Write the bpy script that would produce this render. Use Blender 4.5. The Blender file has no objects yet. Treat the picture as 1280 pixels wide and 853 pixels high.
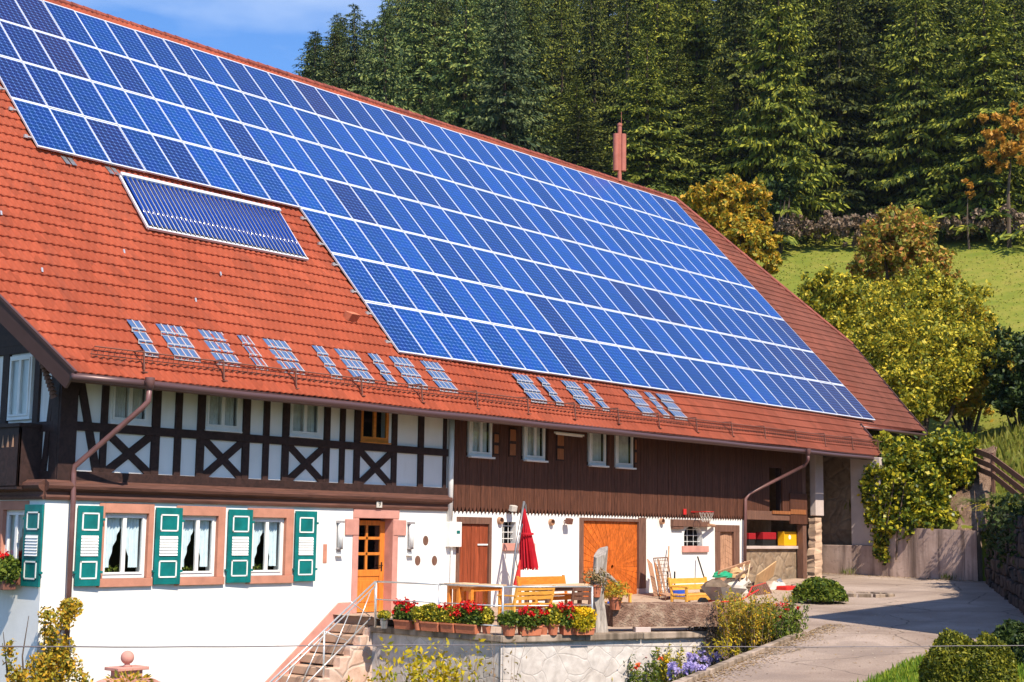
import bpy, math, random
import numpy as np
from mathutils import Vector, Matrix
R_ = math.radians
S = bpy.context.scene
COL = S.collection
# ------------------------------------------------------------------ camera
CAMP = np.array([-17.549, -25.767, 1.979])
_y, _p, _r, FPX = 0.859397, 0.131511, 0.0129787, 1805.57
def _axes():
    sy, cy, sp, cp = math.sin(_y), math.cos(_y), math.sin(_p), math.cos(_p)
    f = np.array([sy*cp, cy*cp, sp]); r = np.array([cy, -sy, 0.]); u = np.cross(r, f)
    return math.cos(_r)*r+math.sin(_r)*u, -math.sin(_r)*r+math.cos(_r)*u, f
AR, AU, AF = _axes()
cd = bpy.data.cameras.new('camera'); cam = bpy.data.objects.new('camera', cd); COL.objects.link(cam)
m = Matrix.Identity(4)
for i in range(3):
    m[i][0], m[i][1], m[i][2], m[i][3] = AR[i], AU[i], -AF[i], CAMP[i]
cam.matrix_world = m
cd.sensor_width = 36; cd.lens = 36*FPX/1280; cd.clip_end = 3000; cd.clip_start = .1
S.camera = cam
# ------------------------------------------------------------------ world, sun, exposure
SUN_EL, SUN_AZ = R_(49.5), R_(19)       # sun stands behind the viewer's left shoulder
w = bpy.data.worlds.new('World'); S.world = w; w.use_nodes = True
wn = w.node_tree.nodes; wl = w.node_tree.links; wn.clear()
sk = wn.new('ShaderNodeTexSky'); sk.sky_type = 'NISHITA'; sk.sun_disc = False
sk.sun_elevation = SUN_EL; sk.sun_rotation = math.pi+SUN_AZ; sk.air_density = 1.0; sk.dust_density = .4; sk.ozone_density = 2.5
bg = wn.new('ShaderNodeBackground'); bg.inputs[1].default_value = .13
out = wn.new('ShaderNodeOutputWorld')
tc = wn.new('ShaderNodeTexCoord'); mp = wn.new('ShaderNodeMapping'); mp.inputs['Scale'].default_value = (1.2, 1.2, 5)
mp.inputs['Rotation'].default_value = (0, .35, .4)
nz = wn.new('ShaderNodeTexNoise'); nz.inputs['Scale'].default_value = 2.2; nz.inputs['Detail'].default_value = 7; nz.inputs['Distortion'].default_value = .6
cr = wn.new('ShaderNodeValToRGB'); cr.color_ramp.elements[0].position = .47; cr.color_ramp.elements[1].position = .78
cr.color_ramp.elements[1].color = (.55, .55, .55, 1)
mx = wn.new('ShaderNodeMixRGB'); mx.inputs[2].default_value = (5.0, 5.6, 6.4, 1)
wl.new(tc.outputs['Generated'], mp.inputs[0]); wl.new(mp.outputs[0], nz.inputs[0]); wl.new(nz.outputs[0], cr.inputs[0])
wl.new(cr.outputs[0], mx.inputs[0]); tint = wn.new('ShaderNodeMixRGB'); tint.blend_type = 'MULTIPLY'; tint.inputs[0].default_value = 1; tint.inputs[2].default_value = (.50, .74, 1.02, 1); wl.new(sk.outputs[0], tint.inputs[1]); wl.new(tint.outputs[0], mx.inputs[1]); wl.new(mx.outputs[0], bg.inputs[0]); wl.new(bg.outputs[0], out.inputs[0])
sd = bpy.data.lights.new('sun', 'SUN'); sd.energy = 4.8; sd.angle = R_(.5); sd.color = (1, .89, .73)
sun = bpy.data.objects.new('sun', sd); COL.objects.link(sun)
sdir = Vector((math.sin(SUN_AZ)*math.cos(SUN_EL), math.cos(SUN_AZ)*math.cos(SUN_EL), -math.sin(SUN_EL)))
sun.rotation_euler = sdir.to_track_quat('-Z', 'Y').to_euler()
S.view_settings.view_transform = 'Standard'; S.view_settings.look = 'None'; S.view_settings.exposure = .62; S.view_settings.gamma = 1
S.cycles.max_bounces = 6; S.cycles.transparent_max_bounces = 12; S.cycles.caustics_reflective = False; S.cycles.caustics_refractive = False

# ------------------------------------------------------------------ pixel helpers (1280x853 photo pixels -> world)
def ray(x, y): return ((x-640)*AR-(y-426.5)*AU)/FPX+AF
def PY(x, y, Y=0.): d = ray(x, y); return CAMP+d*((Y-CAMP[1])/d[1])
def PZ(x, y, Z): d = ray(x, y); return CAMP+d*((Z-CAMP[2])/d[2])
def PX(x, y, X): d = ray(x, y); return CAMP+d*((X-CAMP[0])/d[0])
def fx(px, py=660, Y=0.): return PY(px, py, Y)[0]
def fz(px, py, Y=0.): return PY(px, py, Y)[2]
def plane_h(x, y): return -.5+.0385*(.87*(x-6)+.5*(y+14))
def sst(t): t = min(max(t, 0.), 1.); return t*t*(3-2*t)

# ------------------------------------------------------------------ mesh builder
OFF = {}
def link_mesh(name, me, mat, parent, loc):
    o = bpy.data.objects.new(name, me); COL.objects.link(o)
    if mat is not None:
        for mm in (mat if isinstance(mat, (list, tuple)) else [mat]): me.materials.append(mm)
    if parent is not None: o.parent = parent; OFF[o.name] = loc
    else: o.location = loc; OFF[o.name] = loc
    return o
class B:
    def __init__(s): s.v = []; s.f = []; s.mi = []; s.cur = 0
    def add(s, vs, fs):
        n = len(s.v); s.v += [tuple(map(float, q)) for q in vs]; s.f += [[i+n for i in f] for f in fs]; s.mi += [s.cur]*len(fs); return s
    def box(s, x0, x1, y0, y1, z0, z1):
        return s.add([(x0,y0,z0),(x1,y0,z0),(x1,y1,z0),(x0,y1,z0),(x0,y0,z1),(x1,y0,z1),(x1,y1,z1),(x0,y1,z1)],
                     [(0,3,2,1),(4,5,6,7),(0,1,5,4),(1,2,6,5),(2,3,7,6),(3,0,4,7)])
    def beam(s, a, b, w, h, up=(0,0,1)):
        a = Vector(a); b = Vector(b); d = (b-a); u = Vector(up)
        x = d.cross(u)
        if x.length < 1e-6: x = d.cross(Vector((1,0,0)))
        x.normalize(); z = x.cross(d).normalized()
        vs = [p+x*(i*w/2)+z*(j*h/2) for p in (a, b) for i, j in ((-1,-1),(1,-1),(1,1),(-1,1))]
        return s.add(vs, [(0,1,2,3),(7,6,5,4),(0,4,5,1),(1,5,6,2),(2,6,7,3),(3,7,4,0)])
    def tube(s, pts, r, n=8, cap=True):
        pts = [Vector(p) for p in pts]; rs = r if isinstance(r, (list, tuple)) else [r]*len(pts)
        vs = []; prev = None
        for i, p in enumerate(pts):
            d = (pts[min(i+1, len(pts)-1)]-pts[max(i-1, 0)]).normalized()
            if prev is None: x = d.cross(Vector((0,0,1)) if abs(d.z) < .9 else Vector((1,0,0))).normalized()
            else: x = (prev-d*prev.dot(d)).normalized()
            prev = x; y = d.cross(x)
            vs += [p+(x*math.cos(2*math.pi*k/n)+y*math.sin(2*math.pi*k/n))*rs[i] for k in range(n)]
        fs = [(i*n+k, i*n+(k+1) % n, (i+1)*n+(k+1) % n, (i+1)*n+k) for i in range(len(pts)-1) for k in range(n)]
        if cap: fs += [tuple(range(n))[::-1], tuple((len(pts)-1)*n+k for k in range(n))]
        return s.add(vs, fs)
    def lathe(s, prof, c, n=14, sx=1., sy=1.):
        vs = [(c[0]+r*sx*math.cos(2*math.pi*k/n), c[1]+r*sy*math.sin(2*math.pi*k/n), c[2]+z) for r, z in prof for k in range(n)]
        fs = [(i*n+k, i*n+(k+1) % n, (i+1)*n+(k+1) % n, (i+1)*n+k) for i in range(len(prof)-1) for k in range(n)]
        return s.add(vs, fs)
    def prism(s, poly, d):   # poly: list of 3d points, extruded by vector d
        n = len(poly); p = [Vector(q) for q in poly]; d = Vector(d)
        return s.add(p+[q+d for q in p], [tuple(range(n)), tuple(range(n, 2*n))[::-1]]+[(i, i+n, (i+1) % n+n, (i+1) % n) for i in range(n)])
    def out(s, name, mat, parent=None, smooth=False, bevel=0, loc=None, jitter=0):
        v = np.array(s.v)
        if jitter:
            rg = np.random.default_rng(len(v)); v = v+rg.normal(0, jitter, v.shape)
        if parent is not None: lo = OFF[parent.name]
        elif loc is not None: lo = tuple(loc)
        else: lo = ((v[:,0].min()+v[:,0].max())/2, (v[:,1].min()+v[:,1].max())/2, v[:,2].min())
        v = v-np.array(lo)
        me = bpy.data.meshes.new(name); me.from_pydata(v.tolist(), [], s.f); 
        if s.cur: me.polygons.foreach_set('material_index', s.mi)
        if smooth: me.polygons.foreach_set('use_smooth', [True]*len(s.f))
        me.update()
        o = link_mesh(name, me, mat, parent, lo)
        import bmesh
        bm = bmesh.new(); bm.from_mesh(me); bmesh.ops.recalc_face_normals(bm, faces=bm.faces); bm.to_mesh(me); bm.free()
        if bevel:
            md = o.modifiers.new('bevel', 'BEVEL'); md.width = bevel; md.segments = 2; md.limit_method = 'ANGLE'
        return o
def npmesh(name, v, q, mat, parent=None, loc=None, smooth=False):
    v = np.asarray(v, float); q = np.asarray(q)
    if parent is not None: lo = OFF[parent.name]
    elif loc is not None: lo = tuple(loc)
    else: lo = ((v[:,0].min()+v[:,0].max())/2, (v[:,1].min()+v[:,1].max())/2, v[:,2].min())
    v = v-np.array(lo); k = q.shape[1]
    me = bpy.data.meshes.new(name); me.vertices.add(len(v)); me.vertices.foreach_set('co', v.ravel().astype(np.float32))
    me.loops.add(q.size); me.loops.foreach_set('vertex_index', q.ravel().astype(np.int32))
    me.polygons.add(len(q)); me.polygons.foreach_set('loop_start', (np.arange(len(q))*k).astype(np.int32))
    if smooth: me.polygons.foreach_set('use_smooth', np.ones(len(q), bool))
    me.update(calc_edges=True); me.validate()
    return link_mesh(name, me, mat, parent, lo)
def empty(name, loc=(0,0,0)):
    o = bpy.data.objects.new(name, None); COL.objects.link(o); o.location = loc; OFF[o.name] = tuple(loc); o.empty_display_size = .2
    return o
def tag(o, label=None, cat=None, group=None, kind=None):
    if label: o['label'] = label
    if cat: o['category'] = cat
    if group: o['group'] = group
    if kind: o['kind'] = kind
    return o
def thing(name, label, cat, loc, group=None): return tag(empty(name, tuple(map(float, loc))), label, cat, group)
def dup(o, loc=None, rz=None, label=None, sc=None, parent=None):
    c = o.copy(); COL.objects.link(c)
    if parent is not None: c.parent = parent
    for ch in o.children: dup(ch, parent=c)
    if loc is not None: c.location = loc
    if rz is not None: c.rotation_euler[2] = rz
    if sc is not None: c.scale = sc if isinstance(sc, tuple) else (sc,)*3
    if label: c['label'] = label
    return c

# ------------------------------------------------------------------ materials
class N:
    def __init__(s, name, rough=.7, spec=.3, metal=0.):
        s.m = bpy.data.materials.new(name); s.m.use_nodes = True; s.t = s.m.node_tree; s.n = s.t.nodes; s.l = s.t.links
        s.b = s.n['Principled BSDF']; s.b.inputs['Roughness'].default_value = rough; s.b.inputs['Specular IOR Level'].default_value = spec
        s.b.inputs['Metallic'].default_value = metal; s.co = s.n.new('ShaderNodeTexCoord')
    def vec(s, scale=(1,1,1), rot=(0,0,0), src='Object'):
        mp = s.n.new('ShaderNodeMapping'); mp.inputs['Scale'].default_value = scale; mp.inputs['Rotation'].default_value = rot
        s.l.new(s.co.outputs[src], mp.inputs[0]); return mp.outputs[0]
    def noise(s, scale=5, detail=4, vec=None, dist=0, rough=.55):
        n = s.n.new('ShaderNodeTexNoise'); n.inputs['Scale'].default_value = scale; n.inputs['Detail'].default_value = detail
        n.inputs['Distortion'].default_value = dist; n.inputs['Roughness'].default_value = rough
        s.l.new(vec if vec is not None else s.co.outputs['Object'], n.inputs['Vector']); return n.outputs[0]
    def vor(s, scale, feature='F1', vec=None, outp='Distance', rand=1):
        n = s.n.new('ShaderNodeTexVoronoi'); n.feature = feature; n.inputs['Scale'].default_value = scale; n.inputs['Randomness'].default_value = rand
        s.l.new(vec if vec is not None else s.co.outputs['Object'], n.inputs['Vector']); return n.outputs[outp]
    def ramp(s, fac, stops):
        r = s.n.new('ShaderNodeValToRGB'); e = r.color_ramp.elements
        while len(e) < len(stops): e.new(.5)
        for i, (p, c) in enumerate(stops): e[i].position = p; e[i].color = (*c, 1) if len(c) == 3 else c
        s.l.new(fac, r.inputs[0]); return r.outputs[0]
    def mix(s, fac, a, b, mode='MIX'):
        n = s.n.new('ShaderNodeMixRGB'); n.blend_type = mode
        for i, q in enumerate((fac, a, b)):
            if isinstance(q, (int, float)): n.inputs[i].default_value = q if i == 0 else (q, q, q, 1)
            elif isinstance(q, tuple): n.inputs[i].default_value = (*q, 1)
            else: s.l.new(q, n.inputs[i])
        return n.outputs[0]
    def math(s, op, a, b=0.):
        n = s.n.new('ShaderNodeMath'); n.operation = op
        for i, q in enumerate((a, b)):
            if isinstance(q, (int, float)): n.inputs[i].default_value = q
            else: s.l.new(q, n.inputs[i])
        return n.outputs[0]
    def sep(s, v):
        n = s.n.new('ShaderNodeSeparateXYZ'); s.l.new(v, n.inputs[0]); return n.outputs
    def island(s): return s.n.new('ShaderNodeNewGeometry').outputs['Random Per Island']
    def orand(s): return s.n.new('ShaderNodeObjectInfo').outputs['Random']
    def col(s, c):
        if isinstance(c, tuple): s.b.inputs['Base Color'].default_value = (*c, 1)
        else: s.l.new(c, s.b.inputs['Base Color'])
        return s
    def bump(s, h, strength=.3, dist=.02):
        n = s.n.new('ShaderNodeBump'); n.inputs['Strength'].default_value = strength; n.inputs['Distance'].default_value = dist
        s.l.new(h, n.inputs['Height']); s.l.new(n.outputs[0], s.b.inputs['Normal']); return s
def vary(name, c, amt=.25, scale=3, rough=.7, spec=.3, bump=.2, metal=0., vs=(1,1,1), bd=.01):
    k = N(name, rough, spec, metal); v = k.vec(vs); n1 = k.noise(scale, 6, v)
    lo = tuple(x*(1-amt) for x in c); hi = tuple(min(x*(1+amt), .95) for x in c)
    k.col(k.ramp(n1, [(.3, lo), (.7, hi)]))
    if bump: k.bump(k.noise(scale*8, 5, v), bump, bd)
    return k.m
def wood(name, c, amt=.35, vs=(8,8,.8), rough=.65, isl=True, spec=.3):
    k = N(name, rough, spec); v = k.vec(vs); n1 = k.noise(2.5, 8, v, 1.2)
    lo = tuple(x*(1-amt) for x in c); hi = tuple(min(x*(1+amt), .95) for x in c)
    cc = k.ramp(n1, [(.3, lo), (.5, c), (.7, hi)])
    if isl: cc = k.mix(k.math('MULTIPLY', k.island(), .35), cc, tuple(x*.45 for x in c))
    k.col(cc).bump(n1, .35, .01); return k.m
def plain(name, c, rough=.6, spec=.3, metal=0.): return N(name, rough, spec, metal).col(c).m
def leafmat(name, cols, trans=.25, rough=.55, var=0.):
    k = N(name, rough, .25); n = len(cols)
    r = k.ramp(k.island(), [((i+.5)/n, c) for i, c in enumerate(cols)])
    if var: r = k.mix(1., r, k.ramp(k.orand(), [(0, (1-var, 1-var, 1-var*.8)), (.5, (1, 1, 1)), (1, (1+var*.9, 1+var*.75, 1))]), 'MULTIPLY')
    k.col(r); t = k.n.new('ShaderNodeBsdfTranslucent'); k.l.new(r, t.inputs[0]); mxs = k.n.new('ShaderNodeMixShader'); mxs.inputs[0].default_value = trans
    k.l.new(k.b.outputs[0], mxs.inputs[1]); k.l.new(t.outputs[0], mxs.inputs[2]); k.l.new(mxs.outputs[0], k.n['Material Output'].inputs[0])
    return k.m

def m_plaster():
    k = N('plaster', .9, .1); n1 = k.noise(.8, 7); n2 = k.noise(6, 6); z = k.sep(k.vec())[2]
    c = k.ramp(n1, [(.35, (.74,.73,.70)), (.6, (.83,.82,.80))])
    dirt = k.ramp(k.noise(2.2, 8, k.vec((1.5,1.5,.25))), [(.55, (0,0,0)), (.8, (.4,.4,.4))])
    c = k.mix(dirt, c, (.55,.5,.44)); sp = k.math('MULTIPLY', k.ramp(k.noise(1.6, 8, k.vec((1.2,1.2,.5))), [(.42, (0,0,0)), (.62, (1,1,1))]), k.ramp(k.math('DIVIDE', k.math('ADD', z, .6), 2.4), [(.25, (.8,.8,.8)), (.75, (0,0,0))])); c = k.mix(sp, c, (.56,.47,.38)); return k.col(c).bump(n2, .25, .012).m
def m_tiles():
    k = N('clay_roof_tiles', .75, .25); v = k.vec(); x = k.sep(v)[0]
    n1 = k.noise(.35, 6, v); n2 = k.noise(9, 4, v)
    tile_near = k.ramp(n1, [(.3, (.44,.088,.042)), (.7, (.52,.115,.056))])
    tile_graze = k.ramp(n1, [(.3, (.21,.072,.05)), (.7, (.30,.105,.075))])
    # grazing-view shade painted into the colour along x; x is metres along the ridge
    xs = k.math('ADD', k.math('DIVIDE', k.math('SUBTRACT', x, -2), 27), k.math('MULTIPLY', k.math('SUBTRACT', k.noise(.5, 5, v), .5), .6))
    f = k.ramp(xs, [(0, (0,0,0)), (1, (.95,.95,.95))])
    c = k.mix(f, tile_near, tile_graze)
    vc = k.vec((1/.34, 1, 1/.375)); cell = k.vor(1., 'F1', k.vec((2.94, 1.4, 1.7)), 'Color', .6)
    c = k.mix(.22, c, k.mix(1., c, k.sep(cell)[0], 'MULTIPLY')); st_ = k.ramp(k.noise(1.4, 7, k.vec((2.2,.35,.35))), [(.52, (0,0,0)), (.75, (.30,.30,.30))]); c = k.mix(st_, c, (.15,.06,.045))
    spots = k.ramp(k.noise(3.5, 9, v, .4), [(.60, (0,0,0)), (.78, (.2,.2,.2))])
    c = k.mix(spots, c, (.12,.05,.04)); return k.col(c).bump(n2, .2, .008).m
def m_cells():
    k = N('solar_cells', .32, .2); v = k.vec(); s = k.sep(v)
    k.b.inputs['Coat Weight'].default_value = .05; k.b.inputs['Coat Roughness'].default_value = .12
    def line(c, n, off, wd):
        t = k.math('FRACT', k.math('MULTIPLY', k.math('SUBTRACT', c, off), n)); t = k.math('ABSOLUTE', k.math('SUBTRACT', t, .5)); return k.math('GREATER_THAN', t, .5-wd)
    lx = line(s[0], 6/.925, .03, .055); ly = line(s[1], 12/1.81, .06, .06)
    L = k.math('MAXIMUM', lx, ly); dia = k.math('MULTIPLY', line(s[0], 6/.925, .03, .15), line(s[1], 12/1.81, .06, .15)); 
    bus = k.math('MULTIPLY', line(s[0], 18/.925, .03, .07), .35)
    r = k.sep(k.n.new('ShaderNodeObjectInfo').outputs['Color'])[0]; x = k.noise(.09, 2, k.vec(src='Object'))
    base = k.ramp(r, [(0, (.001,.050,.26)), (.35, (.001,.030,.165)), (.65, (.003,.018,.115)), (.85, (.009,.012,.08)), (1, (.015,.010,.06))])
    base.node.color_ramp.interpolation = 'LINEAR' if hasattr(base, 'node') else 'LINEAR'
    cellv = k.vor(6.5, 'F1', v, 'Color'); base = k.mix(.3, base, k.mix(1., base, cellv, 'MULTIPLY'))
    c = k.mix(k.math('MAXIMUM', k.math('MULTIPLY', L, .5), k.math('MAXIMUM', k.math('MULTIPLY', dia, .75), bus)), base, (.09,.19,.50))
    return k.col(c).m
def m_stone(name, a, b, scale=2.5, mortar=(.3,.28,.25), wid=.04, bump=.8):
    k = N(name, .9, .15); v = k.vec(); nn_ = k.n.new('ShaderNodeTexNoise'); nn_.inputs['Scale'].default_value = 1.7; k.l.new(v, nn_.inputs[0]); v = k.mix(.22, v, nn_.outputs['Color']); d = k.vor(scale, 'DISTANCE_TO_EDGE', v, 'Distance'); cc = k.vor(scale, 'F1', v, 'Color')
    base = k.mix(k.sep(cc)[0], a, b); base = k.mix(.4, base, k.ramp(k.noise(6, 8, v), [(.3, tuple(x*.5 for x in a)), (.7, tuple(min(1, x*1.4) for x in b))]))
    e = k.ramp(d, [(0, (1,1,1)), (wid, (0,0,0))])
    h = k.math('ADD', k.ramp(d, [(0, (0,0,0)), (wid*2.5, (1,1,1))]), k.math('MULTIPLY', k.noise(9, 6, v), .5))
    return k.col(k.mix(e, base, mortar)).bump(h, bump, .04).m
def m_concrete(name, a, b, streak=True):
    k = N(name, .9, .15); n1 = k.noise(1.3, 9); c = k.ramp(n1, [(.3, a), (.7, b)])
    if streak:
        st = k.ramp(k.noise(2.5, 8, k.vec((1.5,1.5,.12))), [(.44, (0,0,0)), (.66, (.85,.85,.85))]); c = k.mix(st, c, tuple(x*.32 for x in a)); c = k.mix(k.ramp(k.noise(5, 9), [(.55, (0,0,0)), (.7, (.5,.5,.5))]), c, tuple(x*.5 for x in a))
    return k.col(c).bump(k.noise(14, 6), .3, .02).m
def m_ground(name, cols, s1=.6, s2=5, bump=.5, bd=.05):
    k = N(name, .95, .1); n = k.mix(.5, k.noise(s1, 8), k.noise(s2, 8)); nn = len(cols)
    return k.col(k.ramp(n, [(.32+.36*i/(nn-1), c) for i, c in enumerate(cols)])).bump(k.noise(s2*4, 6), bump, bd).m
def m_asphalt():
    k = N('worn_asphalt', .92, .15); v = k.vec(); n1 = k.noise(.35, 8, v, .5); c = k.ramp(n1, [(.3, (.27,.20,.16)), (.5, (.37,.285,.23)), (.7, (.46,.36,.30))])
    sp = k.noise(38, 3, v); c = k.mix(k.ramp(sp, [(.45, (0,0,0)), (.62, (.45,.45,.45))]), c, (.16,.12,.10))
    tr = k.ramp(k.noise(1., 5, k.vec((.10,1.3,1), (0,0,-.42))), [(.5, (0,0,0)), (.68, (.35,.35,.35))]); c = k.mix(tr, c, (.20,.15,.125))
    nn_ = k.n.new('ShaderNodeTexNoise'); nn_.inputs['Scale'].default_value = 1.1; nn_.inputs['Detail'].default_value = 6; k.l.new(v, nn_.inputs[0]); vv = k.mix(.35, v, nn_.outputs['Color'])
    cr_ = k.vor(.42, 'DISTANCE_TO_EDGE', vv, 'Distance'); c = k.mix(k.ramp(cr_, [(0, (.75,.75,.75)), (.010, (0,0,0))]), c, (.09,.07,.055))
    pt = k.ramp(k.noise(.22, 2, v), [(.60, (0,0,0)), (.615, (.4,.4,.4))]); c = k.mix(pt, c, (.22,.17,.145))
    return k.col(c).bump(sp, .5, .008).m
def m_sandstone(name, c):
    k = N(name, .9, .12); v = k.vec((1,1,1)); n1 = k.noise(3, 8, v); n2 = k.noise(26, 5, v)
    cc = k.ramp(n1, [(.3, tuple(x*.82 for x in c)), (.7, tuple(min(1, x*1.12) for x in c))]); return k.col(cc).bump(n2, .35, .01).m
def m_glass():
    k = N('window_glass', .03, .5); g = k.n.new('ShaderNodeBsdfGlossy'); g.inputs['Roughness'].default_value = .02; t = k.n.new('ShaderNodeBsdfTransparent'); t.inputs[0].default_value = (.86,.9,.92,1)
    fr = k.n.new('ShaderNodeMath'); lw_ = k.n.new('ShaderNodeLayerWeight'); lw_.inputs[0].default_value = .5; fr.operation = 'MULTIPLY_ADD'; mxs = k.n.new('ShaderNodeMixShader'); p4 = k.math('POWER', lw_.outputs['Facing'], 3.); k.l.new(p4, fr.inputs[0]); fr.inputs[1].default_value = .6; fr.inputs[2].default_value = .06
    k.l.new(fr.outputs[0], mxs.inputs[0]); k.l.new(t.outputs[0], mxs.inputs[1]); k.l.new(g.outputs[0], mxs.inputs[2]); k.l.new(mxs.outputs[0], k.n['Material Output'].inputs[0]); return k.m
M = dict(
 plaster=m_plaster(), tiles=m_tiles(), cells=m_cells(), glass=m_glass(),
 ridge=vary('ridge_tiles', (.24,.06,.04), .4, 2.5), timber=wood('dark_timber', (.036,.017,.014), .45, (3,3,3), isl=False),
 moulding=wood('brown_moulded_beam', (.105,.045,.032), .4, (.6,9,9), isl=False), board=wood('dark_boards', (.105,.040,.023), .5, (9,9,.7)),
 fascia=vary('painted_fascia', (.085,.045,.045), .2, 2, .45, .4), gutter=plain('gutter_metal', (.11,.06,.06), .4, .5, .3), pipe=vary('painted_downpipe', (.16,.075,.07), .2, 3, .4, .5, 0),
 sand=m_sandstone('pink_sandstone', (.50,.225,.155)), sandrose=m_sandstone('rose_sandstone', (.56,.27,.22)), teal=vary('teal_shutter_paint', (.0,.145,.14), .25, 4, .5, .4, .15), white=vary('white_paint', (.8,.79,.76), .06, 4, .45, .4, 0),
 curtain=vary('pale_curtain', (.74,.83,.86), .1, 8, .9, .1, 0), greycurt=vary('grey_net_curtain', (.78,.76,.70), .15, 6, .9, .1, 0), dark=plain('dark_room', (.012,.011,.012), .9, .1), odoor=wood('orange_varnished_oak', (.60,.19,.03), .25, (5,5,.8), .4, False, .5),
 barn=wood('orange_barn_boards', (.56,.13,.02), .4, (4,4,2), .5), redwood=wood('red_brown_planks', (.30,.065,.025), .5, (9,9,.6), .6), doorframe=wood('brown_door_frame', (.16,.08,.055), .35, (8,8,.8), .7, False),
 shutterwood=wood('warm_brown_shutter', (.30,.11,.04), .3, (6,6,1), .6, False), oldwood=wood('weathered_wood', (.26,.17,.12), .4, (6,6,1), .8, False), greywood=wood('grey_weathered_trunk', (.36,.31,.27), .4, (6,6,.9), .85, False), palewood=wood('faded_brown_wood', (.42,.23,.14), .35, (7,7,1), .75, False),
 yellowwood=wood('yellow_varnished_wood', (.72,.36,.06), .2, (2,6,6), .45, False, .4), orangewood=wood('orange_varnished_wood', (.66,.22,.03), .2, (2,6,6), .45, False, .4), tabletop=wood('bleached_table_top', (.6,.42,.26), .25, (2,6,6), .6, False),
 galv=plain('galvanised_railing', (.62,.62,.62), .35, .5, .6), steel=vary('dull_steel', (.32,.32,.33), .3, 6, .4, .5, 0, .7), alu=plain('panel_frame_aluminium', (.66,.67,.70), .4, .5, .15), rail=plain('mounting_rail_grey', (.45,.42,.42), .45, .5, .4),
 black=plain('black_iron', (.02,.02,.02), .5, .4, .3), tubeglass=plain('vacuum_tube_glass', (.006,.04,.26), .12, .6), reflector=plain('collector_reflector', (.7,.72,.74), .3, .5, .5),
 glasstile=plain('glass_tile', (.07,.13,.27), .12, .8), glassedge=plain('glass_tile_rim', (.42,.40,.42), .3, .6), redpipe=vary('red_flue_pipe', (.40,.125,.085), .15, 3, .6, .3, .1),
 coping=m_concrete('coping_stone', (.25,.19,.14), (.46,.36,.29)), wallstone=m_stone('terrace_masonry', (.50,.44,.40), (.60,.55,.52), 2.7, (.45,.40,.37), .016, .25), step=m_sandstone('step_stone', (.43,.29,.21)), cheek=m_stone('step_cheek_stone', (.58,.36,.26), (.62,.46,.38), 2.0, (.5,.42,.36), .03, .5),
 paving=m_ground('terrace_gravel', [(.30,.21,.15), (.42,.31,.23), (.5,.38,.3)], .8, 9, .5, .02), asphalt=m_asphalt(), soil=m_ground('garden_soil', [(.05,.04,.025), (.10,.09,.04), (.06,.10,.03)], .8, 7, .6),
 meadow=m_ground('meadow_grass', [(.10,.14,.018), (.165,.18,.026), (.25,.215,.045)], .06, .8, .6, .1), forestfloor=m_ground('forest_floor', [(.012,.014,.008), (.03,.028,.015)], .3, 2), concrete=m_concrete('retaining_concrete', (.38,.265,.22), (.56,.42,.36)), palec=m_concrete('pale_concrete', (.45,.36,.32), (.6,.5,.46), False),
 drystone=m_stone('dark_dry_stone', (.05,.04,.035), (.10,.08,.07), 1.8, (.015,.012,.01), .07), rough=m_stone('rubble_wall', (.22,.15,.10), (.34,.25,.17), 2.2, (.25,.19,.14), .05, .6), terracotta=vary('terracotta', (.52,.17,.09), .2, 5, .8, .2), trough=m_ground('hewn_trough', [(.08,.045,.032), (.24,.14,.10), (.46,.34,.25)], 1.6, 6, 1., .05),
 red=vary('red_parasol_cloth', (.46,.018,.03), .2, 3, .85, .1, .1), redpaint=plain('red_paint', (.55,.025,.02), .5, .4), darkred=plain('dark_red_box', (.32,.01,.015), .5, .4), yellowbox=plain('yellow_box', (.85,.42,.01), .4, .5), blue=plain('blue_plastic', (.02,.10,.55), .4, .5), greenp=plain('green_plastic', (.02,.32,.16), .5, .4),
 sack=vary('brown_tarp', (.17,.12,.085), .3, 4, .9, .1, .4), cardboard=vary('tan_cardboard', (.52,.33,.17), .2, 3, .9, .1), whitecloth=vary('white_plastic', (.55,.51,.46), .1, 3, .6, .3, .1), lampglass=plain('frosted_lamp_glass', (.72,.74,.74), .25, .5), iron=plain('brown_cast_iron', (.20,.085,.06), .6, .4, .3), bark=wood('spruce_bark', (.10,.07,.05), .3, (3,3,.5), .95, False), brick=vary('post_plaster', (.58,.40,.28), .35, 1.6, .9, .1, .5), wire=plain('grey_wire', (.18,.15,.16), .5, .5),
)
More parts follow.
